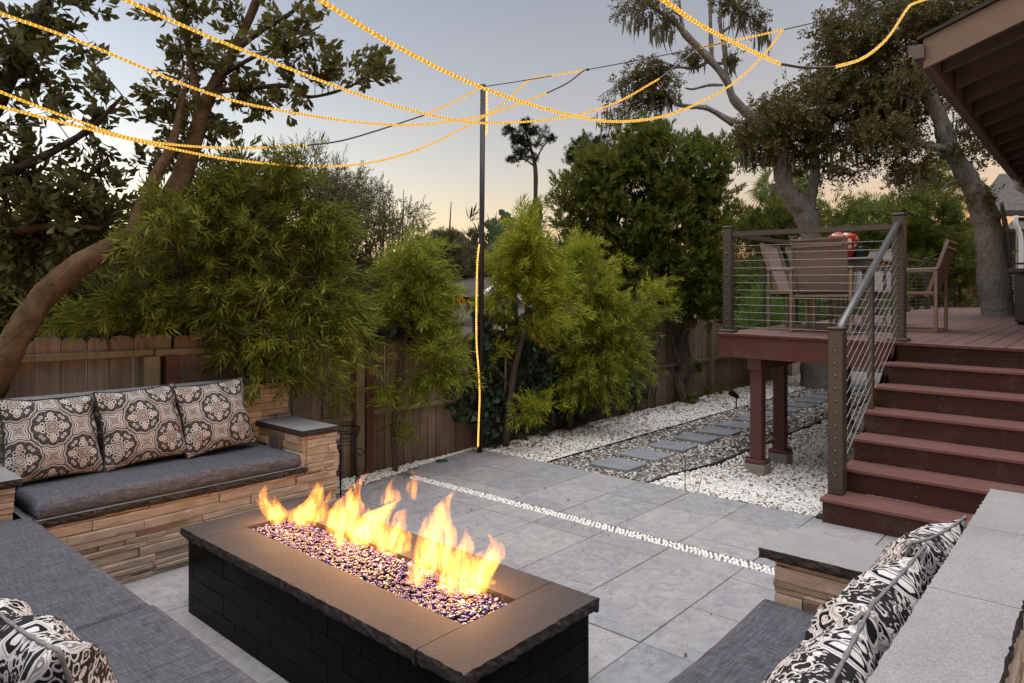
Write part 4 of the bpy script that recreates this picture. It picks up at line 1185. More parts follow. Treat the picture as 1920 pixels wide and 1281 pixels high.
# ------------------------------------------------------------------ pole and string lights
pole = thing('light_pole', 'tall black pole at the patio corner carrying the lights', 'pole', (4.84, 4.71, 0))
PT = at(905.5, 163, 6.53); PB = (4.842, 4.712, -.03)
MB().tube([PB, tuple(np.array(PB)*.5+np.array(PT)*.5), PT], [.0265, .026, .025], 14).build('post', M['pole'], pole, True)
MB().tube([PT, (PT[0], PT[1], PT[2]+.02)], [.029, .028], 14).build('cap', M['pole'], pole, True)
WEND = at(1762, -14, 5.0)
wire = thing('support_wire', 'thin black wire from the pole top to the house eave', 'wire', PT)
def wire_pt(px):
    """point on the wire above picture column px"""
    lo, hi = 0.0, 1.0; A, B = np.array(PT), np.array(WEND)
    for _ in range(40):
        m = (lo+hi)/2; p = A+(B-A)*m; q = 960 + FOC*(p[0]*RX+p[1]*RY)/(p[0]*FX+p[1]*FY)
        if q < px: lo = m
        else: hi = m
    p = A+(B-A)*lo; p[2] -= .14*4*lo*(1-lo)*.35; return tuple(p)
MB().tube([wire_pt(x) for x in range(906, 1762, 30)] + [WEND], .0042, 6).build('cable', M['wire'], wire)
MB().tube([wire_pt(1100), wire_pt(1104)], .012, 8).build('clip', M['wire'], wire)
def rope(label, segs, beads_r=.0066, tube_r=.0078, gap=.0235, grp='amber rope lights strung over the patio', lit=None, bulb=None):
    """segs: list of (points, lit)"""
    t = thing('rope_light', label, 'rope light', segs[0][0][0], 0, grp)
    for pts, on in segs:
        C = catmull(pts, 14)
        MB().tube(C, tube_r if on else tube_r*.85, 8).build('tube' if on else 'unlit_section', (lit or M['rope']) if on else M['rope_off'], t, True)
        if not on: continue
        A = np.array(C); sl = np.r_[0, np.cumsum(np.linalg.norm(np.diff(A, axis=0), axis=1))]
        s = np.arange(gap/2, sl[-1], gap); P = np.stack([np.interp(s, sl, A[:, k]) for k in range(3)], 1)
        Tn = np.stack([np.interp(s+.005, sl, A[:, k]) for k in range(3)], 1) - P + 1e-7
        n = len(P); sc3 = np.stack([np.full(n, tube_r*1.14), np.full(n, tube_r*1.14), np.full(n, tube_r*.85)], 1)
        b = link('bulbs', scatter('bulbs', bulb or M['bulb'], IV, IF, P, frames(Tn, RNG), sc3, True), t); b['kind'] = 'stuff'
    return t
W1, W2 = wire_pt(1095), wire_pt(1468)
rope('amber rope light crossing from the top left corner to the first wire clip', [([at(-120,-20,2.9), at(0,25,3.1), at(160,82,3.45), at(400,178,4.0), at(570,215,4.5), at(700,232,4.95), at(800,233,5.35), at(905,217,5.8), at(960,200,6.0), at(1025,175,6.1)], True), ([at(1025,175,6.1), at(1065,155,6.1), W1], False)])
rope('amber rope light entering at the top left and rising along the wire', [([at(150,-40,2.6), at(235,0,2.75), at(400,72,3.1), at(640,166,3.7), at(760,204,4.1), at(870,228,4.5), at(960,230,4.8), at(1060,220,5.1), at(1150,195,5.35), at(1236,148,5.5)], True), ([at(1236,148,5.5), at(1275,118,5.6), at(1312,90,5.75)], False), ([at(1312,90,5.75), wire_pt(1390), W2], True)])
rope('thick near rope light dropping from top centre past the pole head', [([at(520,-45,2.0), at(600,0,2.15), at(740,85,2.5), at(905,165,2.95), at(1065,215,3.5), at(1170,228,3.95), at(1270,210,4.4), at(1370,160,4.9), at(1430,105,5.3), W2], True)])
rope('rope light across the top right with an unlit dip under the oak', [([at(1190,-30,2.2), at(1243,0,2.3), at(1310,45,2.5), at(1380,82,2.75), at(1462,120,3.1)], True), ([at(1462,120,3.1), at(1510,127,3.3), at(1565,126,3.5)], False), ([at(1565,126,3.5), at(1620,108,3.8), at(1665,70,4.2), at(1700,18,4.6), at(1715,6,4.75), at(1760,-8,4.95)], True)])
rope('rope light low on the left with a dark stretch before the pole', [([at(-90,130,3.2), at(0,172,3.4), at(140,225,3.8), at(270,264,4.2), at(430,278,4.8), at(575,273,5.3)], True), ([at(575,273,5.3), at(640,264,5.55), at(710,244,5.8), at(795,216,6.1)], False), ([at(795,216,6.1), at(850,192,6.3), PT], True)])
rope('lowest rope light sagging across the left tree to the pole', [([at(-90,178,3.0), at(0,200,3.25), at(150,238,3.7), at(290,272,4.1), at(440,300,4.6), at(590,312,5.1), at(690,306,5.5), at(780,282,5.9), at(860,245,6.25), at(912,216,6.45), at(950,190,6.45), at(993,150,6.4), wire_pt(1040), W1], True)])
pl = np.array(PB); 
def pole_pt(py, dx): 
    d = 6.50; return at(897 + (905-897)*(848-py)/(848-163) + dx, py, d - .03)
rope('bright rope light running down the black pole to the ground', [([pole_pt(172, 8), pole_pt(215, 9), pole_pt(255, 8)], True), ([pole_pt(458, -3), pole_pt(490, -6), pole_pt(560, -7), pole_pt(640, -6), pole_pt(690, -2), pole_pt(740, 1), pole_pt(790, 0), pole_pt(838, -1)], True)], lit=M['rope_pole'], bulb=M['bulb_pole'])

# ------------------------------------------------------------------ house eave
HX, HY_, HZ = 6.46, 1.147, 3.446
PITCH = math.tan(math.radians(18.2))
house = thing('house_eave', 'brown house eave with exposed rafters and gutter over the deck', 'house', (7.0, 0, 1.2))
M['house_paint'] = plain('brown_paint', (.20, .135, .10), .6, noise=.15, nscale=6); M['house_dark'] = plain('dark_brown_paint', (.15, .11, .087), .65, noise=.15)
M['soffit'] = plain('soffit_board', (.28, .225, .19), .7, noise=.2, nscale=8); M['roof_edge'] = plain('asphalt_shingle', (.05, .04, .036), .9, noise=.4, nscale=30)
M['gutter'] = plain('gutter_metal', (.12, .095, .082), .45, .2)
def eave(x, dy, dz): return (x, HY_ - dy, HZ + dy*PITCH + dz)
def slope_box(x0, x1, d0, d1, z0, z1, name, mat):
    vs = [eave(x, d, z) for z in (z0, z1) for d in (d0, d1) for x in (x0, x1)]
    return MB().add(vs, [(0,1,3,2),(4,6,7,5),(0,4,5,1),(2,3,7,6),(0,2,6,4),(1,5,7,3)]).build(name, mat, house)
LEN = 12.0
slope_box(HX, HX+.045, -.02, 4.0, -.01, .235, 'rake_board', M['house_paint'])
slope_box(HX-.03, HX+LEN, -.06, 4.0, .242, .27, 'roof_sheet', M['roof_edge'])
for i in range(9):
    slope_box(HX+.046, HX+LEN, .06+i*.42, .06+i*.42+.412, .205, .235, 'soffit_board', M['soffit'])
i = 0; x = HX + .42
while x < HX+LEN:
    slope_box(x, x+.06, .05, 4.0, .03, .204, 'rafter', M['house_dark']); x += .61; i += 1
MB().box(HX+.046, HX+LEN, HY_-.04, HY_-.002, HZ-.0, HZ+.235).build('fascia_board', M['house_paint'], house)
# gutter: open K profile swept along x
gp = [(0, .11), (0, .0), (.07, .0), (.115, .065), (.115, .115), (.108, .115), (.108, .07), (.066, .007), (.007, .007), (.007, .11)]
n = len(gp); vs = [(X, HY_+.004+a, HZ+.06+b) for X in (HX-.06, HX+LEN) for a, b in gp]
MB().add(vs, [tuple(range(n)), tuple(range(2*n-1, n-1, -1))] + [(i, i+n, (i+1) % n+n, (i+1) % n) for i in range(n)]).build('gutter', M['gutter'], house)
MB().add([(HX-.062, HY_+.004+a, HZ+.06+b) for a, b in gp[:5]], [(4, 3, 2, 1, 0)]).build('gutter_end', M['gutter'], house)
MB().box(HX+.2, HX+LEN, -2.5, -2.4, .9, 4.6).build('wall', M['house_paint'], house)
M['white_paint'] = plain('white_paint', (.72, .72, .71), .45)
dsp = thing('downspout', 'white downspout elbow below the far end of the gutter', 'downspout', (13.0, 1.1, 1.2))
dd = 11.0
MB().tube(catmull([at(1907,332,dd), at(1907,345,dd), at(1911,354,dd), at(1925,358,dd)], 5), .045, 10).build('elbow', M['white_paint'], dsp, True)
# ------------------------------------------------------------------ neighbouring cottage at the right edge
cot = thing('cottage', 'grey shingled cottage behind the oak trunk at the right edge', 'cottage', at(1900, 560, 19))
M['shingle'] = m_shingle('weathered_shingle', (.085, .075, .07), (.17, .155, .145), 9)
def uv_quad(name, pts, mat, parent, s=(1, 1)):
    me = bpy.data.meshes.new(name); me.from_pydata(pts, [], [(0, 1, 2, 3)]); me.materials.append(mat)
    u = me.uv_layers.new(name='UVMap'); u.data.foreach_set('uv', [0, 0, s[0], 0, s[0], s[1], 0, s[1]]); return link(name, me, parent)
D = 20
uv_quad('roof', [at(1842, 394, D), at(2080, 394, D), at(2080, 318, D+2.2), at(1874, 326, D+2.2)], M['shingle'], cot, (2.2, .9))
uv_quad('roof', [at(1842, 394, D), at(1874, 326, D+2.2), at(1860, 345, D+4), at(1830, 392, D+3.5)], M['shingle'], cot, (1, 1))
M['trim_green'] = plain('dark_green_trim', (.045, .05, .042), .6)
MB().beam(at(1866, 400, D-.05), at(2080, 400, D-.05), .12, .17).build('fascia', M['trim_green'], cot)
M['wall_white'] = plain('cream_wall', (.55, .53, .47), .8); M['post_dark'] = plain('dark_post', (.03, .032, .035), .6)
MB().beam(at(1899, 425, D-.4), at(1899, 566, D-.4), .13, .13, up=(1, 0, 0)).build('post', M['post_dark'], cot)
MB().beam(at(1925, 408, D+1.5), at(1925, 600, D+1.5), .7, .1, up=(FX, FY, 0)).build('wall', M['wall_white'], cot)
uv_quad('porch_roof', [at(1881, 430, D-.8), at(2000, 428, D-.8), at(2000, 408, D+.3), at(1905, 408, D+.3)], M['shingle'], cot, (2, .6))
MB().beam(at(1882, 433, D-.82), at(2000, 431, D-.82), .1, .09).build('porch_fascia', M['post_dark'], cot)
MB().tube(catmull([at(1905, 405, D-1), at(1905, 420, D-1), at(1914, 450, D-1), at(1914, 520, D-1)], 6), .06, 8).build('downpipe', M['white_paint'], cot, True)
# ------------------------------------------------------------------ house beyond the fence
far = thing('far_house', 'low house with grey shingle roof and white gable beyond the fence', 'house', at(920, 600, 22))
D = 22
uv_quad('roof', [at(818, 556, D), at(903, 557, D-.6), at(934, 533, D+.2), at(908, 503, D+3), ], M['shingle'], far, (3, 1.4))
uv_quad('roof', [at(790, 556, D+.5), at(818, 556, D), at(908, 503, D+3), at(845, 503, D+3.2)], M['shingle'], far, (3, 1.4))
M['white_gable'] = plain('white_gable', (.62, .62, .60), .6)
MB().beam(at(900, 559, D-.8), at(942, 528, D), .22, .16).build('barge_board', M['white_gable'], far)
MB().beam(at(938, 528, D), at(1010, 585, D), .22, .16).build('barge_board', M['white_gable'], far)
MB().add([at(905, 562, D+.1), at(1005, 588, D+.1), at(1005, 640, D+.1), at(905, 640, D+.1), at(940, 534, D+.1)], [(0, 4, 1, 2, 3)]).build('wall', M['wall_white'], far)
for q in ((952, 556), (968, 566)):
    MB().beam(at(q[0], q[1]-10, D-.02), at(q[0], q[1]+12, D-.02), .16, .06, up=(FX, FY, 0)).build('window', M['post_dark'], far)

# ------------------------------------------------------------------ dining set on the deck
def make_chair(sling):
    t = thing('patio_chair', '', 'chair', (0, 0, 0))
    W, f = .56, .032
    for sx in (-1, 1):
        x = sx*W/2; s_ = 'side'
        MB().box(x-f/2, x+f/2, .235, .235+f, .0, .63, 0, .004).build('leg', M['chair_frame'], t)        # front leg
        MB().box(x-f/2, x+f/2, -.235, -.235+f, .0, .63, 0, .004).build('leg', M['chair_frame'], t)      # rear leg
        MB().box(x-f/2-.006, x+f/2+.006, -.24, .27, .631, .655, 0, .005).build('armrest', M['chair_frame'], t)
        MB().box(x-f/2+.003, x+f/2-.003, -.202, .234, .0, .022).build('runner', M['chair_frame'], t)
        MB().box(x-f/2+.002, x+f/2-.002, -.202, .234, .385, .415).build('seat_rail', M['chair_frame'], t)
        MB().beam((sx*(W/2-.036), -.13, .36), (sx*(W/2-.036), -.32, .94), .026, .034, up=(0, 1, 0)).build('back_post', M['chair_frame'], t)
    MB().box(-W/2+.017, W/2-.017, .238, .262, .387, .412).build('cross_bar', M['chair_frame'], t)
    MB().box(-W/2+.017, W/2-.017, -.205, -.18, .36, .384).build('cross_bar', M['chair_frame'], t)
    mb = MB(); nx = 8; vs = []
    for j in range(9):
        v = j/8
        for i in range(nx+1):
            u = -1+2*i/nx; vs.append((u*(W/2-.03), -.17+.41*v, .408-.018*math.sin(math.pi*v)*(1-.5*u*u)))
    fs = [(j*9+i, j*9+i+1, j*9+i+10, j*9+i+9) for j in range(8) for i in range(8)]
    mb.add(vs, fs); mb.build('seat', M[sling], t, True)
    mb = MB(); vs = []
    for j in range(9):
        v = j/8
        for i in range(nx+1):
            u = -1+2*i/nx; vs.append((u*(W/2-.045), -.142-.178*v - .02*math.sin(math.pi*v)*(1-u*u*.4), .415+.515*v))
    mb.add(vs, fs); bk = mb.build('backrest', M[sling], t, True)
    MB().beam((-W/2+.05, -.325, .925), (W/2-.05, -.325, .925), .02, .02).build('back_bar', M['chair_frame'], t)
    MB().beam((-W/2+.05, -.318, .86), (W/2-.05, -.318, .86), .016, .02).build('back_bar', M['chair_frame'], t)
    return t
c0 = make_chair('sling'); c1 = make_chair('sling_grey')
CHG = 'sling chairs around the dining table on the deck'
def place(c, x, y, rz, lab):
    c.location = (x, y, deck_z(x, y)+.001); c.rotation_euler = (0, 0, rz); c['label'] = lab; c['group'] = CHG
place(c0, 7.24, 2.15, -math.pi/2, 'brown sling chair with its back to the camera behind the railing')
c = copy_tree(c0); place(c, 8.33, 1.56, 0.0, 'brown sling chair seen side-on by the stair post')
c = copy_tree(c0); place(c, 7.62, 2.56, math.pi, 'brown sling chair beside the corner railing, facing the table')
place(c1, 9.25, 2.22, math.pi/2, 'pale grey sling chair at the far end of the table')
c = copy_tree(c1); place(c, 8.45, 2.58, math.pi, 'pale grey sling chair on the hedge side of the table')
tb = thing('dining_table', 'dark metal dining table under the red vase on the deck', 'table', (8.15, 2.12, deck_z(8.15, 2.12)))
TZ = deck_z(8.15, 2.12)
MB().box(7.42, 8.92, 1.80, 2.42, TZ+.725, TZ+.748, 0, .004).build('tabletop', M['table_top'], tb)
MB().box(7.45, 8.89, 1.83, 2.39, TZ+.66, TZ+.724).build('apron', M['table'], tb)
for (x, y) in ((7.47, 1.85), (8.87, 1.85), (7.47, 2.37), (8.87, 2.37)):
    MB().box(x-.03, x+.03, y-.03, y+.03, TZ-.01, TZ+.659, 0, .004).build('leg', M['table'], tb)
def m_vase():
    g = G('red_floral_glaze', .18, .5); p = g.coord()
    v = g.voro(p, 17.0); cell = g.sep(g.voro(p, 17.0, out=1))
    th = g.noise(p, 26, 2)
    fl = (v + th*.12).lt(.46)
    c = g.mix(g.ramp(cell[0], [(.0, 0.0), (.36, 1.0)], 'CONSTANT') * fl, (.42, .035, .015), (.80, .74, .62))
    c = g.mix(g.ramp(cell[0], [(0, 1.0), (.25, 0.0)], 'CONSTANT') * (v + th*.2).lt(.42), c, (.12, .30, .24))
    c = g.mix(v.lt(.16), c, (.5, .25, .03))
    return g.col(c).mat
M['vase'] = m_vase(); M['bowl'] = plain('dark_glaze', (.02, .022, .02), .25, noise=.5, nscale=8)
vz = TZ + .749
vs_ = thing('vase', 'round red floral ceramic vase on the dining table', 'vase', (7.90, 2.19, vz))
MB().lathe([(r_, z_*.88) for r_, z_ in [(0, 0), (.075, 0), (.082, .01), (.10, .06), (.135, .14), (.158, .21), (.162, .25), (.15, .295), (.115, .325), (.085, .338), (.082, .352)]], 32, (7.90, 2.19, vz)).build('body', M['vase'], vs_, True)
M['vase_rim'] = plain('vase_rim', (.42, .05, .025), .2)
MB().lathe([(r_, z_*.88) for r_, z_ in [(.082, .352), (.105, .362), (.106, .372), (.098, .374), (.078, .366), (.075, .30)]], 32, (7.90, 2.19, vz)).build('rim', M['vase_rim'], vs_, True)
bw = MB().lathe([(0, 0), (.06, 0), (.085, .03), (.105, .09), (.11, .15), (.104, .152), (.098, .09), (.05, .03), (0, .025)], 28, (0, 0, 0)).build('bowl', M['bowl'], None, True)
bw.location = (8.09, 2.075, vz); tag(bw, 'dark glazed bowl right behind the red vase', 'bowl')
gr = thing('grill', 'black outdoor grill at the right edge of the deck', 'grill', (10.7, .72, deck_z(10.7, .7)))
M['grill'] = plain('grill_black', (.022, .024, .03), .35, .2)
gz_ = deck_z(10.7, .7)
MB().box(10.45, 11.0, .2, .90, gz_+.03, gz_+.62, 0, .012).build('cabinet', M['grill'], gr)
MB().box(10.40, 11.05, .1, .97, gz_+.64, gz_+.70, 0, .012).build('shelf', M['grill'], gr)
MB().tube([(10.72, .1, gz_+.72), (10.72, .5, gz_+.74), (10.72, .8, gz_+.72)], [.18, .2, .18], 18).build('lid', M['grill'], gr, True)
for (x, y) in ((10.5, .25), (10.95, .25), (10.5, .85), (10.95, .85)):
    MB().tube([(x, y, gz_+.0), (x, y, gz_+.03)], .025, 10).build('foot', M['iron'], gr)
mat_ = MB().box(8.0, 8.6, -.2, .42, 0, .012, 0, .003).build('doormat', M['edging']); mat_.location.z = deck_z(8.3, .1)+.002
tag(mat_, 'dark doormat on the deck boards at the right edge', 'doormat')

# ------------------------------------------------------------------ plant stand
ps = thing('plant_stand', 'black wrought iron plant stand with scrolls beside the bench arm', 'plant stand', (3.0, 4.33, 0))
cx, cy, rt = 2.99, 4.335, .115
def ring(r, z, w=.004, n=28): return [(cx+r*math.cos(2*math.pi*k/n), cy+r*math.sin(2*math.pi*k/n), z) for k in range(n+1)]
MB().tube(ring(rt, .545), .006, 8, False).build('rim', M['iron'], ps, True)
MB().tube(ring(rt-.02, .485), .005, 8, False).build('basket_ring', M['iron'], ps, True)
mb = MB()
for k in range(26):
    a = 2*math.pi*k/26; mb.tube([(cx+rt*math.cos(a), cy+rt*math.sin(a), .545), (cx+(rt-.006)*math.cos(a+.1), cy+(rt-.006)*math.sin(a+.1), .515), (cx+(rt-.02)*math.cos(a+.24), cy+(rt-.02)*math.sin(a+.24), .485)], .0022, 5)
mb.build('basket', M['iron'], ps)
MB().tube(ring(.085, .43), .003, 6, False).build('brace_ring', M['iron'], ps)
for k in range(3):
    a = 2*math.pi*k/3 + .55 + YAW
    ex, ey = math.cos(a), math.sin(a); R_ = .088
    if k == 0: pass
    leg = MB().tube([(cx+R_*ex, cy+R_*ey, .49), (cx+R_*ex, cy+R_*ey, .0)], .0055, 8).build('leg', M['iron'], ps, True)
    def scroll(c0, r0, a0, a1, n=22, shrink=.78):
        return [(c0[0] + r0*(1-shrink*i/n)*math.cos(a0+(a1-a0)*i/n), c0[1] + r0*(1-shrink*i/n)*math.sin(a0+(a1-a0)*i/n)) for i in range(n+1)]
    S1 = scroll((.03, .36), .042, math.pi, -1.1*math.pi+0, 22)
    S2 = scroll((.035, .225), .045, math.pi*1.05, math.pi*3.1, 22)
    body = [(-.012, .36), (-.014, .31), (-.006, .27), (.0, .235), (.012, .2)]
    pts1 = S1[::-1] + [(-.013, .32), (-.005, .275)] ; pts2 = [(-.005, .275), (.0, .23)]
    mb = MB()
    mb.tube([(cx+(R_+p)*ex, cy+(R_+p)*ey, z) for p, z in S1[::-1] + [(-.014, .32), (-.006, .26), (.014, .17), (.022, .10), (.012, .06)] + scroll((.0, .045), .022, .5*math.pi*.3, -1.6*math.pi, 16)[2:]], .0042, 6)
    mb.tube([(cx+(R_+p)*ex, cy+(R_+p)*ey, z) for p, z in [(-.006, .26)] + scroll((.03, .225), .04, math.pi*1.0, math.pi*2.9, 20)[1:]], .0038, 6)
    mb.build('scroll', M['iron'], ps, True)
MB().tube([(cx-.09*RX, cy-.09*RY, .07), (cx+.08*RX, cy+.08*RY, .08)], .004, 6).build('stretcher', M['iron'], ps)

# ------------------------------------------------------------------ small garden things
sp = thing('garden_spotlight', 'small black stake spotlight on the gravel beside the path', 'spotlight', (9.32, 3.98, 0))
L0 = Vector((9.32, 3.99, 0))
MB().tube([L0 + Vector((0, 0, -.02)), L0 + Vector((0, 0, .13))], .010, 8).build('stake', M['iron'], sp)
MB().tube([L0+Vector((.03, -.02, .14)), L0+Vector((-.01, .01, .17)), L0+Vector((-.06, .05, .215)), L0+Vector((-.07, .06, .222))], [.022, .036, .048, .046], 14).build('lamp_head', M['iron'], sp, True)
stake = MB().tube([(4.972, 2.552, -.02), (4.97, 2.55, .26)], .004, 6).build('plant_stake', plain('green_stake', (.02, .03, .02), .5)); tag(stake, 'thin dark green plant stake at the patio edge', 'stake')
tw = thing('twig_seedling', 'tiny bare seedling with one red bud beside the stake', 'seedling', (5.0, 2.46, 0))
MB().tube([(5.0, 2.45, -.02), (5.0, 2.44, .06), (5.02, 2.42, .15)], [.003, .0025, .0015], 5).build('stem', M['fallen'], tw)
MB().tube([(5.0, 2.44, .05), (4.99, 2.47, .11)], [.002, .001], 5).build('twig', M['fallen'], tw)
MB().lathe([(0, 0), (.008, .004), (.006, .012), (0, .016)], 8, (5.02, 2.42, .14)).build('bud', plain('red_bud', (.3, .02, .015), .5), tw, True)
lid = MB().lathe([(0, .012), (.05, .010), (.062, .002), (.062, -.02)], 18).build('irrigation_lid', plain('green_plastic', (.02, .055, .035), .5), None, True); lid.location = (4.335, 4.72, .0); tag(lid, 'round green irrigation lid near the fence foot', 'lid')
bam = MB().tube([atz(946, 830, 0), at(948, 668, 6.95)], .0105, 8).build('bamboo_stake', plain('bamboo', (.20, .115, .055), .6, noise=.3), None, True); tag(bam, 'bamboo stake beside the slender fern pine trunk', 'stake')
# ------------------------------------------------------------------ foliage
def leaf_poly(L, w, fold=.25, droop=.15, shape='lance', base=0.0):
    """one leaf along +z from base: 4 vertices (two triangles as a quad)"""
    k = .42 if shape == 'lance' else .62
    return [(0, 0, base), (w, fold*w, base+L*k), (0, -droop*L, base+L), (-w, fold*w, base+L*k)]
def leaf_round(L, w, fold=.3, droop=.12):
    return [(0, 0, 0), (w*.55, fold*w*.5, L*.33), (w, fold*w, L*.64), (0, -droop*L, L), (-w, fold*w, L*.64), (-w*.55, fold*w*.5, L*.33), (0, -droop*L*.35, L*.6)]
def rotv(v, ax, a):
    R = Matrix.Rotation(a, 3, ax); return tuple(R @ Vector(v))
def sprig(n, length, leaf_l, leaf_w, spread, seed, shape='lance', whorl=False):
    """template: leaves set around a short twig along +z"""
    r = random.Random(seed); V = []; F = []
    for i in range(n):
        t = (i+.5)/n; ang = i*2.399 + r.uniform(-.3, .3)
        L = leaf_l*r.uniform(.75, 1.15)*(1 - .25*t)
        rnd = shape == 'round'
        lf = leaf_round(L, leaf_w*r.uniform(.85, 1.15), .3, r.uniform(-.05, .2)) if rnd else leaf_poly(L, leaf_w*r.uniform(.8, 1.15), .25, r.uniform(.02, .22), shape)
        a = spread*(1.15 - .55*t)*r.uniform(.8, 1.2)
        o_ = len(V)
        for p in lf:
            p = rotv(p, 'X', -a); p = rotv(p, 'Z', ang); V.append((p[0], p[1], p[2] + (0 if whorl else length*t)))
        F += [(o_, o_+1, o_+2, o_+6), (o_+6, o_+2, o_+3, o_+4), (o_, o_+6, o_+4, o_+5)] if rnd else [(o_, o_+1, o_+2, o_+3)]
    # twig as a thin three-sided spike
    o_ = len(V); rr = .0022
    for k in range(3): V.append((rr*math.cos(2.09*k), rr*math.sin(2.09*k), -.03))
    V.append((0, 0, length*.9)); 
    F += [(o_, o_+1, o_+3, o_+3)][:0]
    return np.array(V[:o_]), np.array(F)
TPL = {
 'fern_pine': [sprig(15, .15, .098, .0055, .9, s) for s in (1, 2, 3)],
 'broad': [sprig(8, .085, .085, .0165, .85, s, 'round') for s in (4, 5, 6)],
 'lance': [sprig(11, .10, .085, .0105, .75, s) for s in (7, 8, 9)],
 'oak': [sprig(9, .12, .050, .014, 1.0, s, 'obov') for s in (10, 11, 12)],
 'fine': [sprig(12, .16, .05, .006, .9, s) for s in (13, 14, 15)],
 'ivy': [sprig(5, .06, .075, .034, 1.25, s, 'obov') for s in (16, 17)],
 'grass': [sprig(14, .02, .42, .006, .35, s, 'lance', True) for s in (18, 19)],
 'tuft': [sprig(14, .10, .17, .010, .9, s) for s in (20, 21)],
}
def crown_points(clumps, sub, spread, rng, up=.25, shell=.45):
    """clumps: (px, py, d, rx_px, ry_px, depth_m, n). Returns positions and directions"""
    PP, DD, BB = [], [], []
    for (px, py, d, rx, ry, dm, n) in clumps:
        c = np.array(at(px, py, d)); rx, rz = rx/FOC*d, ry/FOC*d
        ax = np.array([RX, RY, 0]); ad = np.array([FX, FY, 0]); az = np.array([0, 0, 1.])
        nb = max(3, int(n/sub))
        u = rng.normal(size=(nb, 3)); u /= np.linalg.norm(u, axis=1, keepdims=True)
        rad = rng.uniform(shell**2, 1, nb)**.5
        q = u*rad[:, None]
        bc = c + q[:, :1]*rx*ax + q[:, 1:2]*dm*ad + q[:, 2:]*rz*az
        ids = rng.integers(0, nb, n)
        sz = spread*(rx*dm*rz)**(1/3)*rng.uniform(.6, 1.3, nb)
        off = rng.normal(size=(n, 3))*sz[ids][:, None]*np.array([1, 1, .7])
        p = bc[ids] + off
        out = (p - c)/np.array([max(rx, .05)]*3)
        dirn = out*.55 + rng.normal(size=(n, 3))*.55 + np.array([0, 0, up])
        PP.append(p); DD.append(dirn); BB += [(tuple(c), tuple(b)) for b in bc]
    return np.concatenate(PP), np.concatenate(DD), BB
def crown(name, parent, kind, mat, clumps, sub=22, spread=.26, scale=(.8, 1.25), up=.25, seed=0, shell=.45):
    rng = np.random.default_rng(seed); P, D, B = crown_points(clumps, sub, spread, rng, up, shell)
    tp = TPL[kind]; n = len(P); k = rng.integers(0, len(tp), n); Vs, Fs, o_ = [], [], 0
    R = frames(D, rng); s = rng.uniform(*scale, n)
    for t, (T, F) in enumerate(tp):
        m = k == t
        L = T[None]*s[m][:, None, None]
        V = np.einsum('mij,mkj->mki', R[m], L) + P[m][:, None, :]
        Fa = (F[None] + (np.arange(m.sum())*len(T))[:, None, None]).reshape(-1, 4) + o_
        Vs.append(V.reshape(-1, 3)); Fs.append(Fa); o_ += m.sum()*len(T)
    me = np_mesh(name, np.concatenate(Vs), np.concatenate(Fs), mat, False)
    return link(name, me, parent), B
def branchy(name, parent, kind, mat, clumps, anchors, bark, per=8, scale=(.75, 1.2), droop=.25, rise=.15, seed=0, jit=.035, reach=1.1, r0=.0045, tail=.6, up=0.0):
    """leaf sprays carried on thin curved branches that leave the nearest limb"""
    rng = np.random.default_rng(seed); A = np.array(anchors); PP, DD = [], []; mb = MB()
    ax, ad, az = np.array([RX, RY, 0]), np.array([FX, FY, 0]), np.array([0, 0, 1.])
    for (px, py, d, rx, ry, dm, n) in clumps:
        c = np.array(at(px, py, d)); rx, rz = rx/FOC*d, ry/FOC*d
        near = np.argsort(np.linalg.norm(A - c, axis=1))[:7]
        for b in range(max(1, int(round(n/per)))):
            u = rng.normal(size=3); u /= np.linalg.norm(u); q = u*rng.uniform(.25, 1)**.5*reach
            e = c + q[0]*rx*ax + q[1]*dm*ad + q[2]*rz*az
            a = A[rng.choice(near)]; L = np.linalg.norm(e - a)
            if L > 2.2: a = e + (a - e)*2.2/L; L = 2.2
            m = (a + e)/2 + az*rise*L + rng.normal(size=3)*.07*L
            ts = np.linspace(0, 1, 7); f = lambda t: (1-t)**2*a + 2*t*(1-t)*m + t*t*(e - az*droop*L*.25*t)
            mb.tube([f(t) for t in ts], [r0*(.6 + .8*min(L, 1.5))*(1 - .85*t) + .0006 for t in ts], 3, False)
            k = max(3, int(per*rng.uniform(.7, 1.3)))
            for t in np.linspace(1 - tail, 1.0, k):
                p = f(t) + rng.normal(size=3)*jit; tg = f(min(1, t+.02)) - f(t-.02); tg /= max(1e-6, np.linalg.norm(tg))
                PP.append(p); DD.append(tg*.8 + rng.normal(size=3)*.5 - az*droop*.6 + az*up)
    P, D = np.array(PP), np.array(DD); tp = TPL[kind]; n = len(P); k = rng.integers(0, len(tp), n); Vs, Fs, o_ = [], [], 0
    R = frames(D, rng); s_ = rng.uniform(*scale, n)
    for t, (T, F) in enumerate(tp):
        m = k == t; L = T[None]*s_[m][:, None, None]
        V = np.einsum('mij,mkj->mki', R[m], L) + P[m][:, None, :]
        Vs.append(V.reshape(-1, 3)); Fs.append((F[None] + (np.arange(m.sum())*len(T))[:, None, None]).reshape(-1, 4) + o_); o_ += m.sum()*len(T)
    o = link(name, np_mesh(name, np.concatenate(Vs), np.concatenate(Fs), mat, False), parent)
    tw = mb.build('twigs', bark, parent); tw['kind'] = 'stuff'
    return o
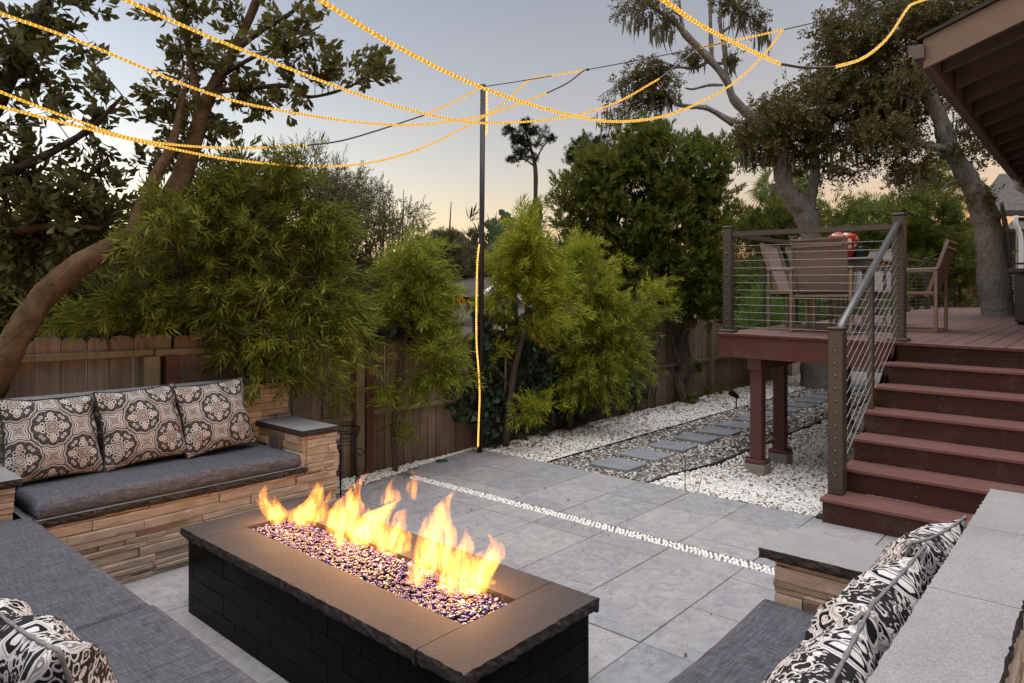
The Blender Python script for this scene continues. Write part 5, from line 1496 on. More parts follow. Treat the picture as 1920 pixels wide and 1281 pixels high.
def twigs(parent, B, anchor_pts, mat, r0=.008, every=2, name='branches', droop=0.0):
    """thin branches from the nearest limb point to the leaf clumps"""
    A = np.array(anchor_pts); mb = MB(); rr = random.Random(5)
    for i, (c, b) in enumerate(B):
        if i % every: continue
        b = np.array(b); dd = np.linalg.norm(A - b, axis=1) + np.maximum(0, A[:, 2]-b[2])*.5
        a = A[dd.argmin()]; c = np.array(c)
        m = (a+b)/2*.6 + c*.4 + np.array([rr.uniform(-.06, .06), rr.uniform(-.06, .06), rr.uniform(-.02, .08)])
        L = np.linalg.norm(a-b)
        if L > 4.0: continue
        mb.tube(catmull([a, m, b], 3), [r0*(1+min(L, 2)*.6)*(1-.85*t) for t in np.linspace(0, 1, 7)], 4, False)
    if not mb.v: return None
    o = mb.build(name, mat, parent); o['kind'] = 'stuff'; return o
def limb(parent, pts, widths, mat, name='trunk', n=10, per=6, lump=.10, seed=1):
    """pts: (px, py, d); widths in px of the photograph"""
    P = [at(*p) for p in pts]; C = catmull(P, per); W = np.interp(np.linspace(0, len(pts)-1, len(C)), range(len(pts)), [w/2/FOC*p[2] for w, p in zip(widths, pts)])
    r = random.Random(seed); mb = MB()
    Rr = [w*(1+r.uniform(-lump, lump)) for w in W]
    mb.tube(C, Rr, n)
    # irregular cross-section
    for i in range(len(C)):
        for k in range(n):
            v = mb.v[i*n+k]; c = C[i]; f = 1 + lump*1.2*math.sin(k*2.1+i*.35+seed)*.8
            mb.v[i*n+k] = tuple(c + (np.array(v)-c)*f)
    return mb.build(name, mat, parent, True), [tuple(c) for c in C]

M['lf_fern'] = m_leaf('fern_pine_leaf', (.055, .075, .010), (.175, .215, .026), (.40, .44, .06), .5, .45)
M['lf_fern_d'] = m_leaf('dark_fern_pine_leaf', (.034, .044, .007), (.115, .135, .020), (.28, .30, .045), .42, .45)  # darker set of greens for the large fern pine
M['lf_fern_y'] = m_leaf('fern_pine_leaf_yellow', (.085, .105, .010), (.245, .275, .025), (.46, .48, .05), .5, .45, (.62, .52, .045))
M['lf_broad'] = m_leaf('broad_leaf', (.032, .035, .011), (.084, .083, .023), (.18, .165, .046), .32, .42)
M['lf_dark'] = m_leaf('dark_broad_leaf', (.026, .028, .009), (.068, .070, .021), (.15, .14, .042), .3, .42)
M['lf_shrub'] = m_leaf('glossy_shrub_leaf', (.028, .042, .008), (.088, .110, .018), (.19, .215, .035), .32, .4)
M['lf_oak'] = m_leaf('oak_leaf', (.042, .038, .013), (.105, .090, .029), (.19, .16, .058), .32, .5)
M['lf_grey'] = m_leaf('grey_shrub_leaf', (0.041, 0.043, 0.018), (0.095, 0.092, 0.036), (0.176, 0.162, 0.068), .3, .5)
M['lf_light'] = m_leaf('pale_green_leaf', (.045, .065, .013), (.115, .15, .035), (.22, .26, .075), .4, .5)
M['lf_ivy'] = m_leaf('ivy_leaf', (0.014, 0.024, 0.014), (0.032, 0.057, 0.032), (0.068, 0.105, 0.068), .15, .3)
M['lf_grass'] = m_leaf('tall_grass', (.05, .09, .012), (.12, .20, .03), (.20, .30, .06), .4, .5)
M['lf_pine'] = m_leaf('pine_needle', (.010, .014, .008), (.022, .028, .014), (.045, .05, .024), .1, .6)
M['lichen'] = m_leaf('hanging_lichen', (.07, .065, .038), (.14, .13, .085), (.23, .22, .15), .4, .9)
M['banana'] = m_leaf('banana_leaf', (.03, .055, .022), (.06, .10, .045), (.10, .15, .07), .35, .35)
M['bk_smooth'] = m_bark('smooth_tan_bark', (.078, .046, .023), (.140, .088, .047), (7, 7, 4), 1.0)
M['bk_oak'] = m_bark('grey_oak_bark', (.19, .172, .152), (.36, .335, .305), (16, 16, 6), 1.0)
M['bk_dark'] = m_bark('dark_bark', (.055, .042, .033), (.10, .08, .065), (12, 12, 4), .7)
M['bk_mid'] = m_bark('brown_bark', (.10, .08, .062), (.18, .15, .12), (12, 12, 4), .7)
M['bk_twig'] = plain('twig_bark', (.07, .05, .036), .9)

# --- leaning tree over the long bench
t = thing('leaning_tree', 'smooth-barked tree leaning over the bench below the rope lights', 'tree', at(-60, 800, 3.86))
_, a1 = limb(t, [(-75,830,3.86),(-15,720,3.86),(30,635,3.9),(78,560,4.0),(150,497,4.15),(230,455,4.35),(290,415,4.55),(335,345,4.75),(362,270,4.85),(385,195,4.95),(430,110,5.05),(465,40,5.1),(500,-50,5.15)], [58,54,48,45,43,42,40,36,32,25,19,16,13], M['bk_smooth'], 'trunk', 16, 7, .05)
_, a2 = limb(t, [(245,450,4.36),(262,405,4.4),(292,330,4.5),(318,282,4.6),(332,240,4.65),(342,190,4.7),(352,130,4.75)], [32,26,22,18,14,10,5], M['bk_smooth'], 'limb', 10)
_, a3 = limb(t, [(372,235,4.88),(366,160,4.95),(352,80,5.0),(345,-30,5.0)], [18,15,12,9], M['bk_smooth'], 'limb', 8)
_, a4 = limb(t, [(398,172,4.98),(470,165,5.0),(540,162,5.05),(580,182,5.1),(650,165,5.2),(690,140,5.25)], [12,10,8,7,5,3], M['bk_dark'], 'limb', 6)
_, a5 = limb(t, [(440,95,5.05),(500,50,5.1),(545,25,5.15),(575,-10,5.2)], [12,10,8,6], M['bk_dark'], 'limb', 6)
_, a6 = limb(t, [(405,150,5.0),(470,110,5.05),(540,80,5.1),(600,50,5.1)], [9,7,5,3], M['bk_dark'], 'limb', 6)
BR = lambda px, py, rx, ry, n, d=5.0: (px, py, d, rx*.92, ry*.92, .28, int(n*.33))
cl = [BR(565,75,45,40,90), BR(610,110,40,45,90), BR(690,125,32,42,110,5.2), BR(610,30,35,30,50), BR(545,195,40,18,50), BR(330,50,45,45,90), BR(400,120,45,60,110), BR(312,185,40,45,110), BR(385,235,55,38,100), BR(285,245,30,40,80), BR(462,205,50,38,90), BR(350,15,50,22,60), BR(505,40,35,30,60), BR(455,150,30,30,50), BR(520,120,35,30,60), BR(420,40,30,40,60), BR(300,110,30,40,40), BR(720,105,14,25,20,5.2), BR(590,205,25,14,20), BR(270,300,40,28,60), BR(350,290,30,20,30)]
branchy('crown', t, 'broad', M['lf_broad'], cl, a1[30:]+a2[8:]+a3+a4+a5+a6, M['bk_dark'], 5, (.85, 1.2), .05, .05, 1, .03, 1.1, .004, .7, .3)

# --- dark broadleaf tree at the left edge
t = thing('broadleaf_tree', 'dark broadleaf tree filling the left edge of the picture', 'tree', at(-160, 900, 4.6))
_, a1 = limb(t, [(-170,950,4.7),(-150,700,4.7),(-110,480,4.7),(-60,300,4.7),(20,140,4.7),(80,20,4.7),(110,-60,4.7)], [60,55,50,42,30,22,14], M['bk_dark'], 'trunk', 10)
_, a2 = limb(t, [(-80,380,4.7),(0,330,4.6),(90,290,4.6),(170,240,4.6),(230,180,4.6)], [26,20,15,10,6], M['bk_dark'], 'limb', 8)
_, a3 = limb(t, [(-110,480,4.7),(0,440,4.5),(100,425,4.5),(190,430,4.5)], [26,20,14,8], M['bk_smooth'], 'limb', 8)
D2 = lambda px, py, rx, ry, n, d=4.65: (px, py, d, rx*.85, ry*.85, .3, int(n*(.19 if py < 330 else .34)))
cl = [D2(30,40,70,60,200), D2(110,50,40,55,110), D2(90,130,70,50,150), D2(150,110,30,40,50), D2(205,165,35,28,60), D2(50,190,70,50,170), D2(150,210,60,38,120), D2(25,280,60,55,170), D2(110,290,50,35,90), D2(30,370,70,60,230), D2(120,375,70,50,200), D2(200,345,50,40,110), D2(60,450,85,50,260), D2(160,440,70,45,180), D2(240,390,45,40,90), D2(20,520,70,40,160), D2(-60,200,60,160,200), D2(120,-10,90,30,120), D2(40,110,50,50,120)]
branchy('crown', t, 'broad', M['lf_dark'], cl, a1+a2+a3, M['bk_dark'], 5, (.9, 1.35), .05, .05, 2, .035, 1.1, .005, .75, .25)

# --- fern pines along the fence
def fern_pine(label, loc, limbs, clumps, mat, seed, dm=None):
    t = thing('fern_pine', label, 'tree', loc, 0, 'young fern pines along the fence'); anchors = []
    for i, (pts, w) in enumerate(limbs):
        _, a = limb(t, pts, w, M['bk_dark'] if i else M['bk_twig'], 'trunk' if i == 0 else 'limb', 8 if i == 0 else 6, 5, .06, seed+i); anchors += a
    for j, (mt, cc) in enumerate(((mat, clumps[0]), (M['lf_fern_y'], clumps[1] if len(clumps) > 1 else []))):
        if not cc: continue
        branchy('crown' if j == 0 else 'new_growth', t, 'fern_pine', mt, cc, anchors, M['bk_twig'], 8, (.7, 1.2), .25, .12, seed+j)
    return t
def C5(px, py, rx, ry, n, d, dm=.35):
    k = .40 if px < 700 else .52 if py < 600 else .30
    return (px, py, d, rx*.86, ry*.80, dm*.9, int(n*k))
fern_pine('large spreading fern pine drooping over the long bench', aty(455, 700, 4.80)[:2] + (0,),
  [([(458,760,5.12),(462,660,5.12),(455,560,5.1),(470,440,5.08),(480,330,5.05)], [16,15,13,9,4]), ([(460,600,5.1),(520,570,5.0),(600,520,5.0)], [7,5,3]), ([(462,620,5.1),(400,560,4.9),(320,510,4.8)], [7,5,3]), ([(460,640,5.1),(360,600,4.8),(220,590,4.6)], [8,5,3]), ([(458,520,5.1),(400,430,5.0),(320,390,4.9)], [6,5,3]), ([(470,480,5.1),(540,400,5.1),(600,360,5.1)], [6,4,3])],
  [[C5(300,400,55,40,260,4.25,.2), C5(255,440,30,20,80,4.15,.15), C5(330,395,75,45,420,4.8), C5(420,370,80,55,480,5.0), C5(500,330,75,45,380,5.05), C5(560,320,50,35,200,5.1), C5(470,440,110,55,650,4.95), C5(370,470,80,45,380,4.85), C5(590,430,90,60,560,5.1), C5(640,470,60,60,360,5.2), C5(240,575,100,32,480,4.55), C5(140,590,60,25,200,4.45), C5(390,560,110,50,560,4.75), C5(540,540,110,55,640,5.0), C5(640,570,65,50,420,5.1), C5(480,640,90,40,460,4.8), C5(570,650,85,45,480,4.9), C5(640,630,50,45,280,5.0), C5(500,690,40,18,130,4.75), C5(560,700,30,20,100,4.8), C5(690,650,30,30,130,5.1), C5(640,720,35,18,80,5.3)]], M['lf_fern_d'], 31)
fern_pine('slim fern pine in front of the red fence post', aty(742, 880, 4.72)[:2] + (0,),
  [([(741,884,5.98),(738,800,5.98),(748,700,5.98),(765,610,6.0),(778,520,6.0),(785,440,6.0)], [11,10,9,7,5,3]), ([(742,740,5.98),(700,735,5.9),(655,720,5.9)], [5,4,2]), ([(760,640,6.0),(800,650,5.9),(850,690,5.9)], [5,4,2])],
  [[C5(785,480,45,40,300,6.0,.3), C5(755,530,55,40,330,6.0,.3), C5(810,545,55,50,420,6.0,.3), C5(790,600,70,40,420,5.95,.3), C5(835,640,45,40,260,5.9,.25), C5(840,695,45,32,230,5.85,.22), C5(790,715,55,20,220,5.9,.22), C5(725,735,30,12,80,5.9,.2), C5(655,740,30,18,90,5.85,.2), C5(745,800,22,16,40,5.95,.15), C5(720,590,40,40,200,6.05,.25)]], M['lf_fern'], 41)
fern_pine('fern pine with a slender crooked trunk right of the light pole', (5.27, 4.68, 0),
  [([(948,836,7.0),(955,760,7.0),(965,690,7.0),(985,610,7.0),(990,520,7.0),(985,420,7.0)], [13,12,11,9,6,3]), ([(960,730,7.0),(930,690,6.9),(905,660,6.9)], [5,4,2]), ([(985,610,7.0),(940,570,6.9),(915,550,6.9)], [5,4,2]), ([(953,790,7.0),(990,770,6.9),(1020,790,6.8)], [5,3,2])],
  [[C5(985,405,25,40,150,7.0,.25), C5(975,450,40,36,260,7.0,.3), C5(1015,470,50,45,330,7.0,.3), C5(955,505,40,35,220,6.95,.3), C5(1010,530,65,45,420,6.95,.3), C5(930,560,32,26,120,6.9,.2), C5(940,490,34,30,150,6.95,.25), C5(1045,530,40,36,200,6.95,.25), C5(1000,620,40,22,120,6.9,.2), C5(1035,590,55,40,300,6.9,.3), C5(925,600,30,30,120,6.9,.2), C5(915,660,26,24,90,6.85,.2), C5(1010,750,45,24,170,6.75,.2), C5(975,790,22,24,60,6.8,.15)], []], M['lf_fern_y'], 51)
fern_pine('bushy fern pine with yellow shoot tips left of the big shrub', atz(1068, 806, 0),
  [([(1068,808,7.9),(1072,720,7.9),(1085,620,7.85),(1090,500,7.8)], [11,10,8,4]), ([(1075,700,7.9),(1120,650,7.8),(1160,600,7.8)], [6,4,3]), ([(1148,775,8.6),(1150,700,8.4),(1170,640,8.2)], [10,8,5])],
  [[C5(1085,545,55,50,420,7.8,.35), C5(1130,585,60,50,460,7.8,.35), C5(1090,630,80,45,520,7.75,.35), C5(1155,650,70,45,460,7.7,.35), C5(1195,625,45,40,280,7.8,.3), C5(1190,690,55,40,330,7.65,.3), C5(1120,700,75,35,420,7.6,.3), C5(1060,740,50,32,260,7.5,.3), C5(1145,740,55,25,230,7.6,.25), C5(1225,580,35,30,170,7.9,.25), C5(1060,680,50,35,240,7.6,.3)], [C5(1090,462,30,26,240,7.8,.18), C5(1160,485,16,16,70,7.9,.12), C5(1130,520,24,24,120,7.8,.15), C5(1240,530,22,26,120,7.9,.15), C5(1150,560,40,30,120,7.75,.25), C5(1060,500,30,30,160,7.75,.2)]], M['lf_fern'], 61)

# --- big glossy shrub tree behind
t = thing('shrub_tree', 'tall dense dark green shrub tree with twisted trunks by the fence', 'tree', atz(1275, 748, 0))
d = 10.2; anchors = []
for i, (pts, w) in enumerate([([(1285,752,d),(1272,715,d),(1282,690,d),(1262,655,d),(1255,600,d),(1240,520,d),(1220,420,d)], [30,26,24,20,18,14,8]), ([(1292,745,d),(1300,705,d),(1296,690,d),(1275,660,d),(1285,600,d),(1300,500,d)], [34,30,26,18,12,7]), ([(1255,750,d),(1248,700,d),(1255,640,d),(1200,540,d),(1150,450,d)], [14,12,10,8,5]), ([(1278,750,d),(1280,680,d),(1290,620,d),(1310,540,d),(1320,430,d)], [12,10,9,8,5]), ([(1296,690,d),(1290,650,d),(1283,620,d)], [6,5,4])]):
    _, a = limb(t, pts, w, M['bk_mid'], 'trunk' if i == 0 else 'limb', 9, 5, .12, 70+i); anchors += a
def C9(px, py, rx, ry, n, dd=9.8, dm=.55): return (px, py, dd, rx, ry, dm, n)
cl = [C9(1215,265,45,28,260), C9(1150,295,55,40,330), C9(1250,300,70,40,480), C9(1325,310,32,40,200), C9(1105,350,50,45,340), C9(1190,360,90,50,720), C9(1290,360,60,50,460), C9(1080,410,42,50,280), C9(1165,430,80,55,640), C9(1255,430,80,60,640), C9(1330,410,40,60,330), C9(1115,490,60,50,400), C9(1215,510,80,55,600), C9(1300,500,60,60,460), C9(1345,520,30,60,230), C9(1250,570,65,38,360), C9(1325,572,42,34,240), C9(1200,570,45,36,220)]
_, B = crown('crown', t, 'lance', M['lf_shrub'], cl, 14, .22, (.9, 1.35), .55, 71, .55)
twigs(t, B, anchors, M['bk_dark'], .008, 3)
# upright shoots on the skyline
cl = [C9(px, py, 7, 26, 26, 9.8, .12) for px, py in ((1260,262), (1210,240), (1325,285), (1310,300), (1170,275), (1290,290), (1352,335), (1130,300), (1085,345), (1060,390), (1345,360), (1235,250))]
crown('shoots', t, 'lance', M['lf_shrub'], cl, 8, .3, (.8, 1.2), 1.0, 72)
o_sk, _ = crown('suckers', t, 'ivy', M['lf_shrub'], [C9(1285,748,28,12,40,10.1,.2), C9(1310,692,12,10,20,10.1,.1), C9(1340,735,10,8,10,10.1,.1)], 8, .3, (.7, 1.0), .5, 73); o_sk['kind'] = 'stuff'

# --- ivy on the fence
iv = thing('ivy', 'dark ivy covering the fence behind the fern pines', 'ivy', (5.4, 4.85, 0))
n = 1500; rng = np.random.default_rng(81)
X = np.concatenate([4.9 + 3.3*rng.random(n)**1.3, rng.uniform(4.5, 5.6, 120), rng.uniform(3.4, 4.6, 130)]); 
Z = np.concatenate([np.abs(rng.normal(.75, .42, n)), rng.uniform(.3, .8, 120), 1.18+np.abs(rng.normal(0, .05, 130))]); Z = np.minimum(Z, 1.32); Z = np.maximum(Z, .03)
Yv = FEN_Y - .05 - rng.uniform(0, .12, len(X)); m = (Z > .12) | (rng.random(len(X)) < .4)
P = np.stack([X, Yv, Z], 1)[m]; Dn = np.stack([rng.normal(0, .5, len(P)), -np.ones(len(P)), rng.normal(-.2, .5, len(P))], 1)
T, F = TPL['ivy'][0]
link('leaves', scatter('leaves', M['lf_ivy'], T, F, P, frames(Dn, rng), rng.uniform(.75, 1.25, len(P))), iv)
mb = MB(); rr = random.Random(4)
for i in range(22):
    x = rr.uniform(4.9, 9.2); pts = [(x, FEN_Y-.03, 0)]
    for k in range(5): pts.append((pts[-1][0]+rr.uniform(-.2, .2), FEN_Y-.03-rr.uniform(0, .03), pts[-1][2]+.24))
    mb.tube(pts, .006, 5)
mb.build('stems', M['bk_dark'], iv)

# --- grey-brown shrub and wispy shrub beyond the fence
t = thing('dry_shrub', 'large grey-green shrub with tangled dry branches beyond the fence', 'shrub', at(690, 760, 7.0))
d = 7.2
anch = []
for i in range(34):
    rr = random.Random(200+i); x0 = rr.uniform(640, 760); pts = [(x0, 640, d)]
    ang = rr.uniform(-.9, .5)
    for k in range(5):
        x0 += 34*math.sin(ang)+rr.uniform(-8, 8); pts.append((x0, 640-(k+1)*rr.uniform(34, 58), d+rr.uniform(-.1, .2)))
    _, a = limb(t, pts, [5, 4, 3.5, 3, 2, 1.2], M['bk_twig'], 'branch', 4, 2); anch += a
cl = [C9(620,390,60,50,420,7.3,.5), C9(680,400,60,60,480,7.3,.5), C9(720,460,45,60,300,7.3,.5), C9(600,350,60,35,280,7.3,.5), C9(640,480,70,60,420,7.4,.5), C9(700,540,50,40,200,7.4,.4), C9(540,360,60,45,280,7.4,.5)]
crown('crown', t, 'fine', M['lf_grey'], cl, 14, .26, (.7, 1.1), .5, 91, .4)
t = thing('wispy_shrub', 'thin-leaved wispy shrub against the sunset sky left of the pole', 'shrub', at(745, 700, 8.2))
d = 8.2; anch = []
for i in range(16):
    rr = random.Random(300+i); x0 = rr.uniform(690, 800); x1 = x0 + rr.uniform(-50, 40); pts = [(x0, 560, d), ((x0+x1)/2+rr.uniform(-10, 10), 480, d), (x1, rr.uniform(330, 430) + abs(x1-690)*.25, d)]
    _, a = limb(t, pts, [4, 3, 1.2], M['bk_twig'], 'branch', 4, 4); anch += a
cl = [C9(px, py, 22, 30, 34, 8.2, .25) for px, py in ((640,335), (672,345), (700,365), (735,395), (760,405), (782,410), (715,420), (655,370), (690,400), (745,440), (790,440), (775,470), (620,330), (585,300), (560,300))]
crown('crown', t, 'fine', M['lf_grey'], cl, 8, .4, (.6, 1.0), .6, 92, .2)

# --- filler growth beyond the fence (one tall hedge per stretch)
def hedge(label, clumps, kind, mat, seed, scale=(1, 1.6), sub=20, name='hedge'):
    c0_ = clumps[0]; t = thing(name, label, 'hedge', at(c0_[0], 760, c0_[2])); 
    crown('crown', t, kind, mat, clumps, sub, .25, scale, .3, seed, .5)
    mb = MB()
    for (px, py, d, rx, ry, dm, n) in clumps:
        b = at(px, py, d); mb.tube([(b[0], b[1], -.1), ((b[0]), b[1], b[2]*.5), b], [.04, .03, .01], 6)
    mb.build('stems', M['bk_dark'], t)
    return t
hedge('dark shrubs behind the fence left of the leaning trunk', [C9(60,590,90,50,420,6.0,.6), C9(180,560,90,60,480,6.2,.6), C9(300,560,80,70,460,6.4,.6), C9(280,470,60,50,240,6.5,.5), C9(-40,540,80,90,330,6.0,.6), C9(120,500,60,50,200,6.4,.5)], 'lance', M['lf_dark'], 101, (1.0, 1.6))
hedge('pale green shrub showing low behind the leaning trunk', [C9(60,505,60,28,130,7.5,.4), C9(30,540,50,25,90,7.5,.4)], 'lance', M['lf_light'], 102, (1, 1.5))
hedge('dull green growth behind the spreading fern pine', [C9(420,480,90,70,460,6.8,.6), C9(520,500,90,80,480,6.9,.6), C9(610,560,80,60,340,6.9,.6), C9(380,590,90,40,300,6.6,.5), C9(450,380,80,60,300,7.2,.6)], 'lance', M['lf_grey'], 103, (1.0, 1.6))
hedge('green hedge along the lawn beyond the corner of the deck', [C9(1390,470,60,60,420,13.5,.8), C9(1455,440,50,55,330,14,.8), C9(1400,560,60,60,380,13,.8), C9(1480,410,40,40,200,15,.8), C9(1360,620,30,40,130,12.5,.6), C9(1570,420,60,50,360,17,.9), C9(1590,470,60,50,330,17,.9)], 'tuft', M['lf_shrub'], 104, (1.0, 1.5))
hedge('pale green bush beyond the far end of the table', [C9(1650,420,60,50,420,18,.9), C9(1620,470,60,50,330,18,.9), C9(1690,470,40,60,280,18,.9)], 'tuft', M['lf_light'], 105, (1.0, 1.5))
hedge('dark green bush behind the side-on chair', [C9(1720,410,60,60,480,16,.9), C9(1760,470,60,70,480,16,.9), C9(1700,510,50,50,300,16,.8), C9(1800,430,40,60,260,16.5,.8), C9(1790,540,60,50,330,16.5,.8), C9(1740,350,60,45,280,17,.9), C9(1880,500,60,70,300,22,1.0)], 'tuft', M['lf_shrub'], 106, (.9, 1.4))
hedge('fresh green bush at the foot of the far railing', [C9(1830,575,34,26,150,20.5,.6), C9(1895,560,25,40,140,20.5,.6)], 'tuft', M['lf_light'], 107, (.8, 1.2))
# tall grass behind the railing
t = tag(crown('tall_grass', None, 'grass', M['lf_grass'], [C9(1470,590,55,30,340,11.5,.6), C9(1540,590,45,35,320,12.5,.6), C9(1420,610,40,22,180,10.5,.5), C9(1590,570,50,30,260,14,.7), C9(1640,560,40,30,200,15,.7), C9(1440,560,30,50,160,12.5,.5)], 16, .3, (.7, 1.3), 1.6, 108)[0], 'bright green tall grass behind the deck railing', 'grass', kind='stuff')

# --- oaks hung with lichen
def lichen(parent, pts, n_each, seed, length=(.15, .5), w=.012):
    rng = np.random.default_rng(seed); V, F = [], []; rr = random.Random(seed)
    for (px, py, d, rx, ry, dm) in pts:
        for i in range(n_each):
            p = np.array(at(px + rr.gauss(0, rx*.45), py - 6 + rr.gauss(0, ry*.4), d + rr.gauss(0, dm*.4))); L = rr.uniform(*length)
            a = rr.uniform(0, 6.28); s = np.array([math.cos(a), math.sin(a), 0])*w*rr.uniform(.5, 1.5); o_ = len(V)
            sw = np.array([rr.gauss(0, .12), rr.gauss(0, .12), 0])*L
            for t_, ww in ((0, .5), (.35, 1.0), (.7, .7), (1.0, .12)):
                c = p + sw*t_*t_ - np.array([0, 0, L*t_]); V += [tuple(c - s*ww), tuple(c + s*ww)]
            F += [(o_, o_+1, o_+3, o_+2), (o_+2, o_+3, o_+5, o_+4), (o_+4, o_+5, o_+7, o_+6)]
    o = link('lichen', np_mesh('lichen', np.array(V), np.array(F), M['lichen']), parent); o['kind'] = 'stuff'; return o
t = thing('oak_tree', 'lichen-hung oak with bare upper limbs rising behind the deck corner', 'tree', atz(1530, 735, -.05))
d = 11.9; A = []
for i, (pts, w) in enumerate([
  ([(1533,742,d),(1528,690,d),(1520,560,d),(1522,450,d),(1508,398,d),(1478,362,d),(1464,320,d),(1466,280,d),(1450,240,d),(1420,222,d),(1390,205,d)], [54,46,38,38,42,32,26,24,20,17,14]),
  ([(1515,405,d),(1522,370,d),(1528,320,d),(1522,270,d),(1560,220,d),(1590,150,d)], [24,19,16,13,10,6]),
  ([(1560,222,d),(1600,170,d),(1612,110,d),(1600,50,d),(1620,-20,d)], [11,10,9,7,5]),
  ([(1525,290,d),(1580,262,d),(1640,225,d),(1690,170,d),(1700,110,d)], [12,11,10,8,5]),
  ([(1606,130,d),(1570,85,d),(1552,40,d)], [7,6,4]),
  ([(1528,320,d),(1550,310,d),(1590,318,d)], [8,7,4]),
  ([(1615,100,d),(1660,60,d),(1690,0,d)], [7,6,4]),
  ([(1462,275,d),(1440,280,d),(1400,268,d),(1385,255,d)], [8,7,5,3]),
  ([(1470,262,d),(1410,220,d),(1376,185,d),(1362,150,d),(1330,112,d),(1290,70,d),(1265,40,d),(1220,10,d),(1190,-30,d)], [18,17,16,15,14,13,11,8,5]),
  ([(1362,150,d),(1358,90,d),(1350,45,d),(1352,-10,d)], [9,8,7,5]),
  ([(1335,115,d),(1332,60,d),(1332,-10,d)], [8,7,6]),
  ([(1280,55,d),(1275,20,d),(1272,-20,d)], [7,6,5]),
  ([(1375,235,d),(1330,205,d),(1290,200,d),(1268,195,d),(1250,180,d)], [8,9,8,7,4]),
  ([(1400,230,d),(1370,225,d),(1320,200,d)], [9,9,8]),
  ([(1355,160,d),(1330,160,d),(1300,167,d),(1284,165,d)], [5,5,4,3]),
  ([(1330,115,d),(1300,128,d),(1270,126,d),(1235,135,d)], [6,5,5,3]),
  ([(1355,60,d),(1375,45,d),(1398,30,d),(1420,40,d)], [5,4,4,3]),
  ([(1358,120,d),(1340,117,d)], [5,5])]):
    _, a = limb(t, pts, w, M['bk_oak'], 'trunk' if i == 0 else 'limb', 10 if i == 0 else 7, 5, .14, 120+i); A += a
def CO(px, py, rx, ry, n, dd=11.9, dm=.9): return (px, py, dd, rx, ry, dm, n)
cl = [CO(1425,235,45,40,300), CO(1390,270,30,30,150), CO(1470,200,60,50,460), CO(1540,190,70,60,600), CO(1590,120,70,60,620), CO(1560,60,40,45,230), CO(1640,70,70,60,560), CO(1640,180,80,50,560), CO(1600,250,80,45,480), CO(1440,285,40,25,160), CO(1520,270,50,40,230), CO(1690,220,60,50,360), CO(1560,320,70,28,180), CO(1690,120,50,60,360), CO(1480,240,50,40,260), CO(1650,-10,80,40,300)]
branchy('crown', t, 'oak', M['lf_oak'], cl, A, M['bk_dark'], 9, (1.0, 1.7), .2, .08, 131, .07, 1.1, .010, .6, .15)
cl2 = [CO(1200,15,40,25,150,11.9,.5), CO(1240,35,30,22,90,11.9,.4), CO(1165,20,25,15,50,11.9,.4), CO(1385,15,30,20,110,11.9,.4), CO(1370,-5,40,15,90,11.9,.4), CO(1428,45,18,18,70,11.9,.3), CO(1195,130,40,28,170,11.9,.5), CO(1240,160,40,28,170,11.9,.5), CO(1170,170,45,28,150,11.9,.5), CO(1200,190,40,25,120,11.9,.5), CO(1285,105,20,12,50,11.9,.3), CO(1372,108,12,12,30,11.9,.2), CO(1150,215,30,25,70,11.9,.4), CO(1300,115,12,10,20,11.9,.2)]
branchy('outer_crown', t, 'oak', M['lf_oak'], cl2, A, M['bk_dark'], 7, (.8, 1.3), .3, .08, 132, .05, 1.1, .008, .6, 0.0)
lichen(t, [(1200,40,d,35,18,.4), (1240,60,d,25,15,.3), (1390,35,d,28,15,.3), (1430,65,d,18,18,.3), (1200,165,d,50,25,.5), (1245,190,d,35,20,.4), (1150,225,d,35,25,.4), (1300,110,d,15,12,.2), (1372,115,d,10,12,.2), (1430,290,d,50,20,.5), (1480,300,d,50,30,.6), (1560,280,d,60,30,.7), (1640,240,d,60,30,.7), (1560,240,d,60,30,.6), (1395,290,d,20,20,.4)], 44, 140, (.10, .40), .018)
t = thing('oak_tree', 'stout grey oak trunk rising through the deck boards at the right', 'tree', at(1870, 590, 11.0))
d = 11.0; A = []
for i, (pts, w) in enumerate([
  ([(1872,600,d),(1868,560,d),(1860,500,d),(1856,450,d),(1846,405,d),(1830,360,d),(1800,310,d),(1776,268,d),(1764,225,d),(1745,185,d),(1738,130,d),(1740,60,d),(1720,-20,d)], [56,50,50,47,44,38,32,29,27,29,22,15,10]),
  ([(1775,278,d),(1740,275,d),(1715,262,d),(1670,250,d),(1630,260,d)], [18,15,13,10,6]),
  ([(1842,398,d),(1822,350,d),(1790,340,d),(1760,360,d)], [10,9,7,4]),
  ([(1760,215,d),(1790,180,d),(1810,120,d),(1850,60,d)], [14,12,9,6]),
  ([(1745,180,d),(1710,150,d),(1690,110,d)], [9,8,5]),
  ([(1770,260,d),(1810,245,d),(1845,240,d),(1855,290,d)], [8,7,5,3]),
  ([(1740,70,d),(1780,30,d),(1830,0,d)], [8,7,4]),
  ([(1715,262,d),(1700,300,d),(1705,330,d)], [6,5,3]),
  ([(1880,590,d),(1884,540,d),(1890,480,d),(1886,430,d),(1878,380,d)], [18,15,13,10,6])]):
    _, a = limb(t, pts, w, M['bk_oak'], 'trunk' if i == 0 else 'limb', 12 if i == 0 else 8, 6, .08, 150+i); A += a
cl = [CO(1755,70,60,55,460,11.0,.8), CO(1810,160,50,45,300,11.0,.7), CO(1835,235,45,40,190,11.0,.6), CO(1700,160,60,50,360,11.0,.8), CO(1720,30,60,40,360,11.0,.8), CO(1850,40,60,50,330,11.0,.8), CO(1670,280,55,40,260,11.0,.7), CO(1710,320,55,35,200,11.2,.7), CO(1800,280,40,25,100,11.0,.5), CO(1640,240,50,40,260,11.0,.7), CO(1850,290,30,18,60,11.0,.4), CO(1780,10,80,30,330,11.0,.8), CO(1848,372,16,12,40,10.8,.2)]
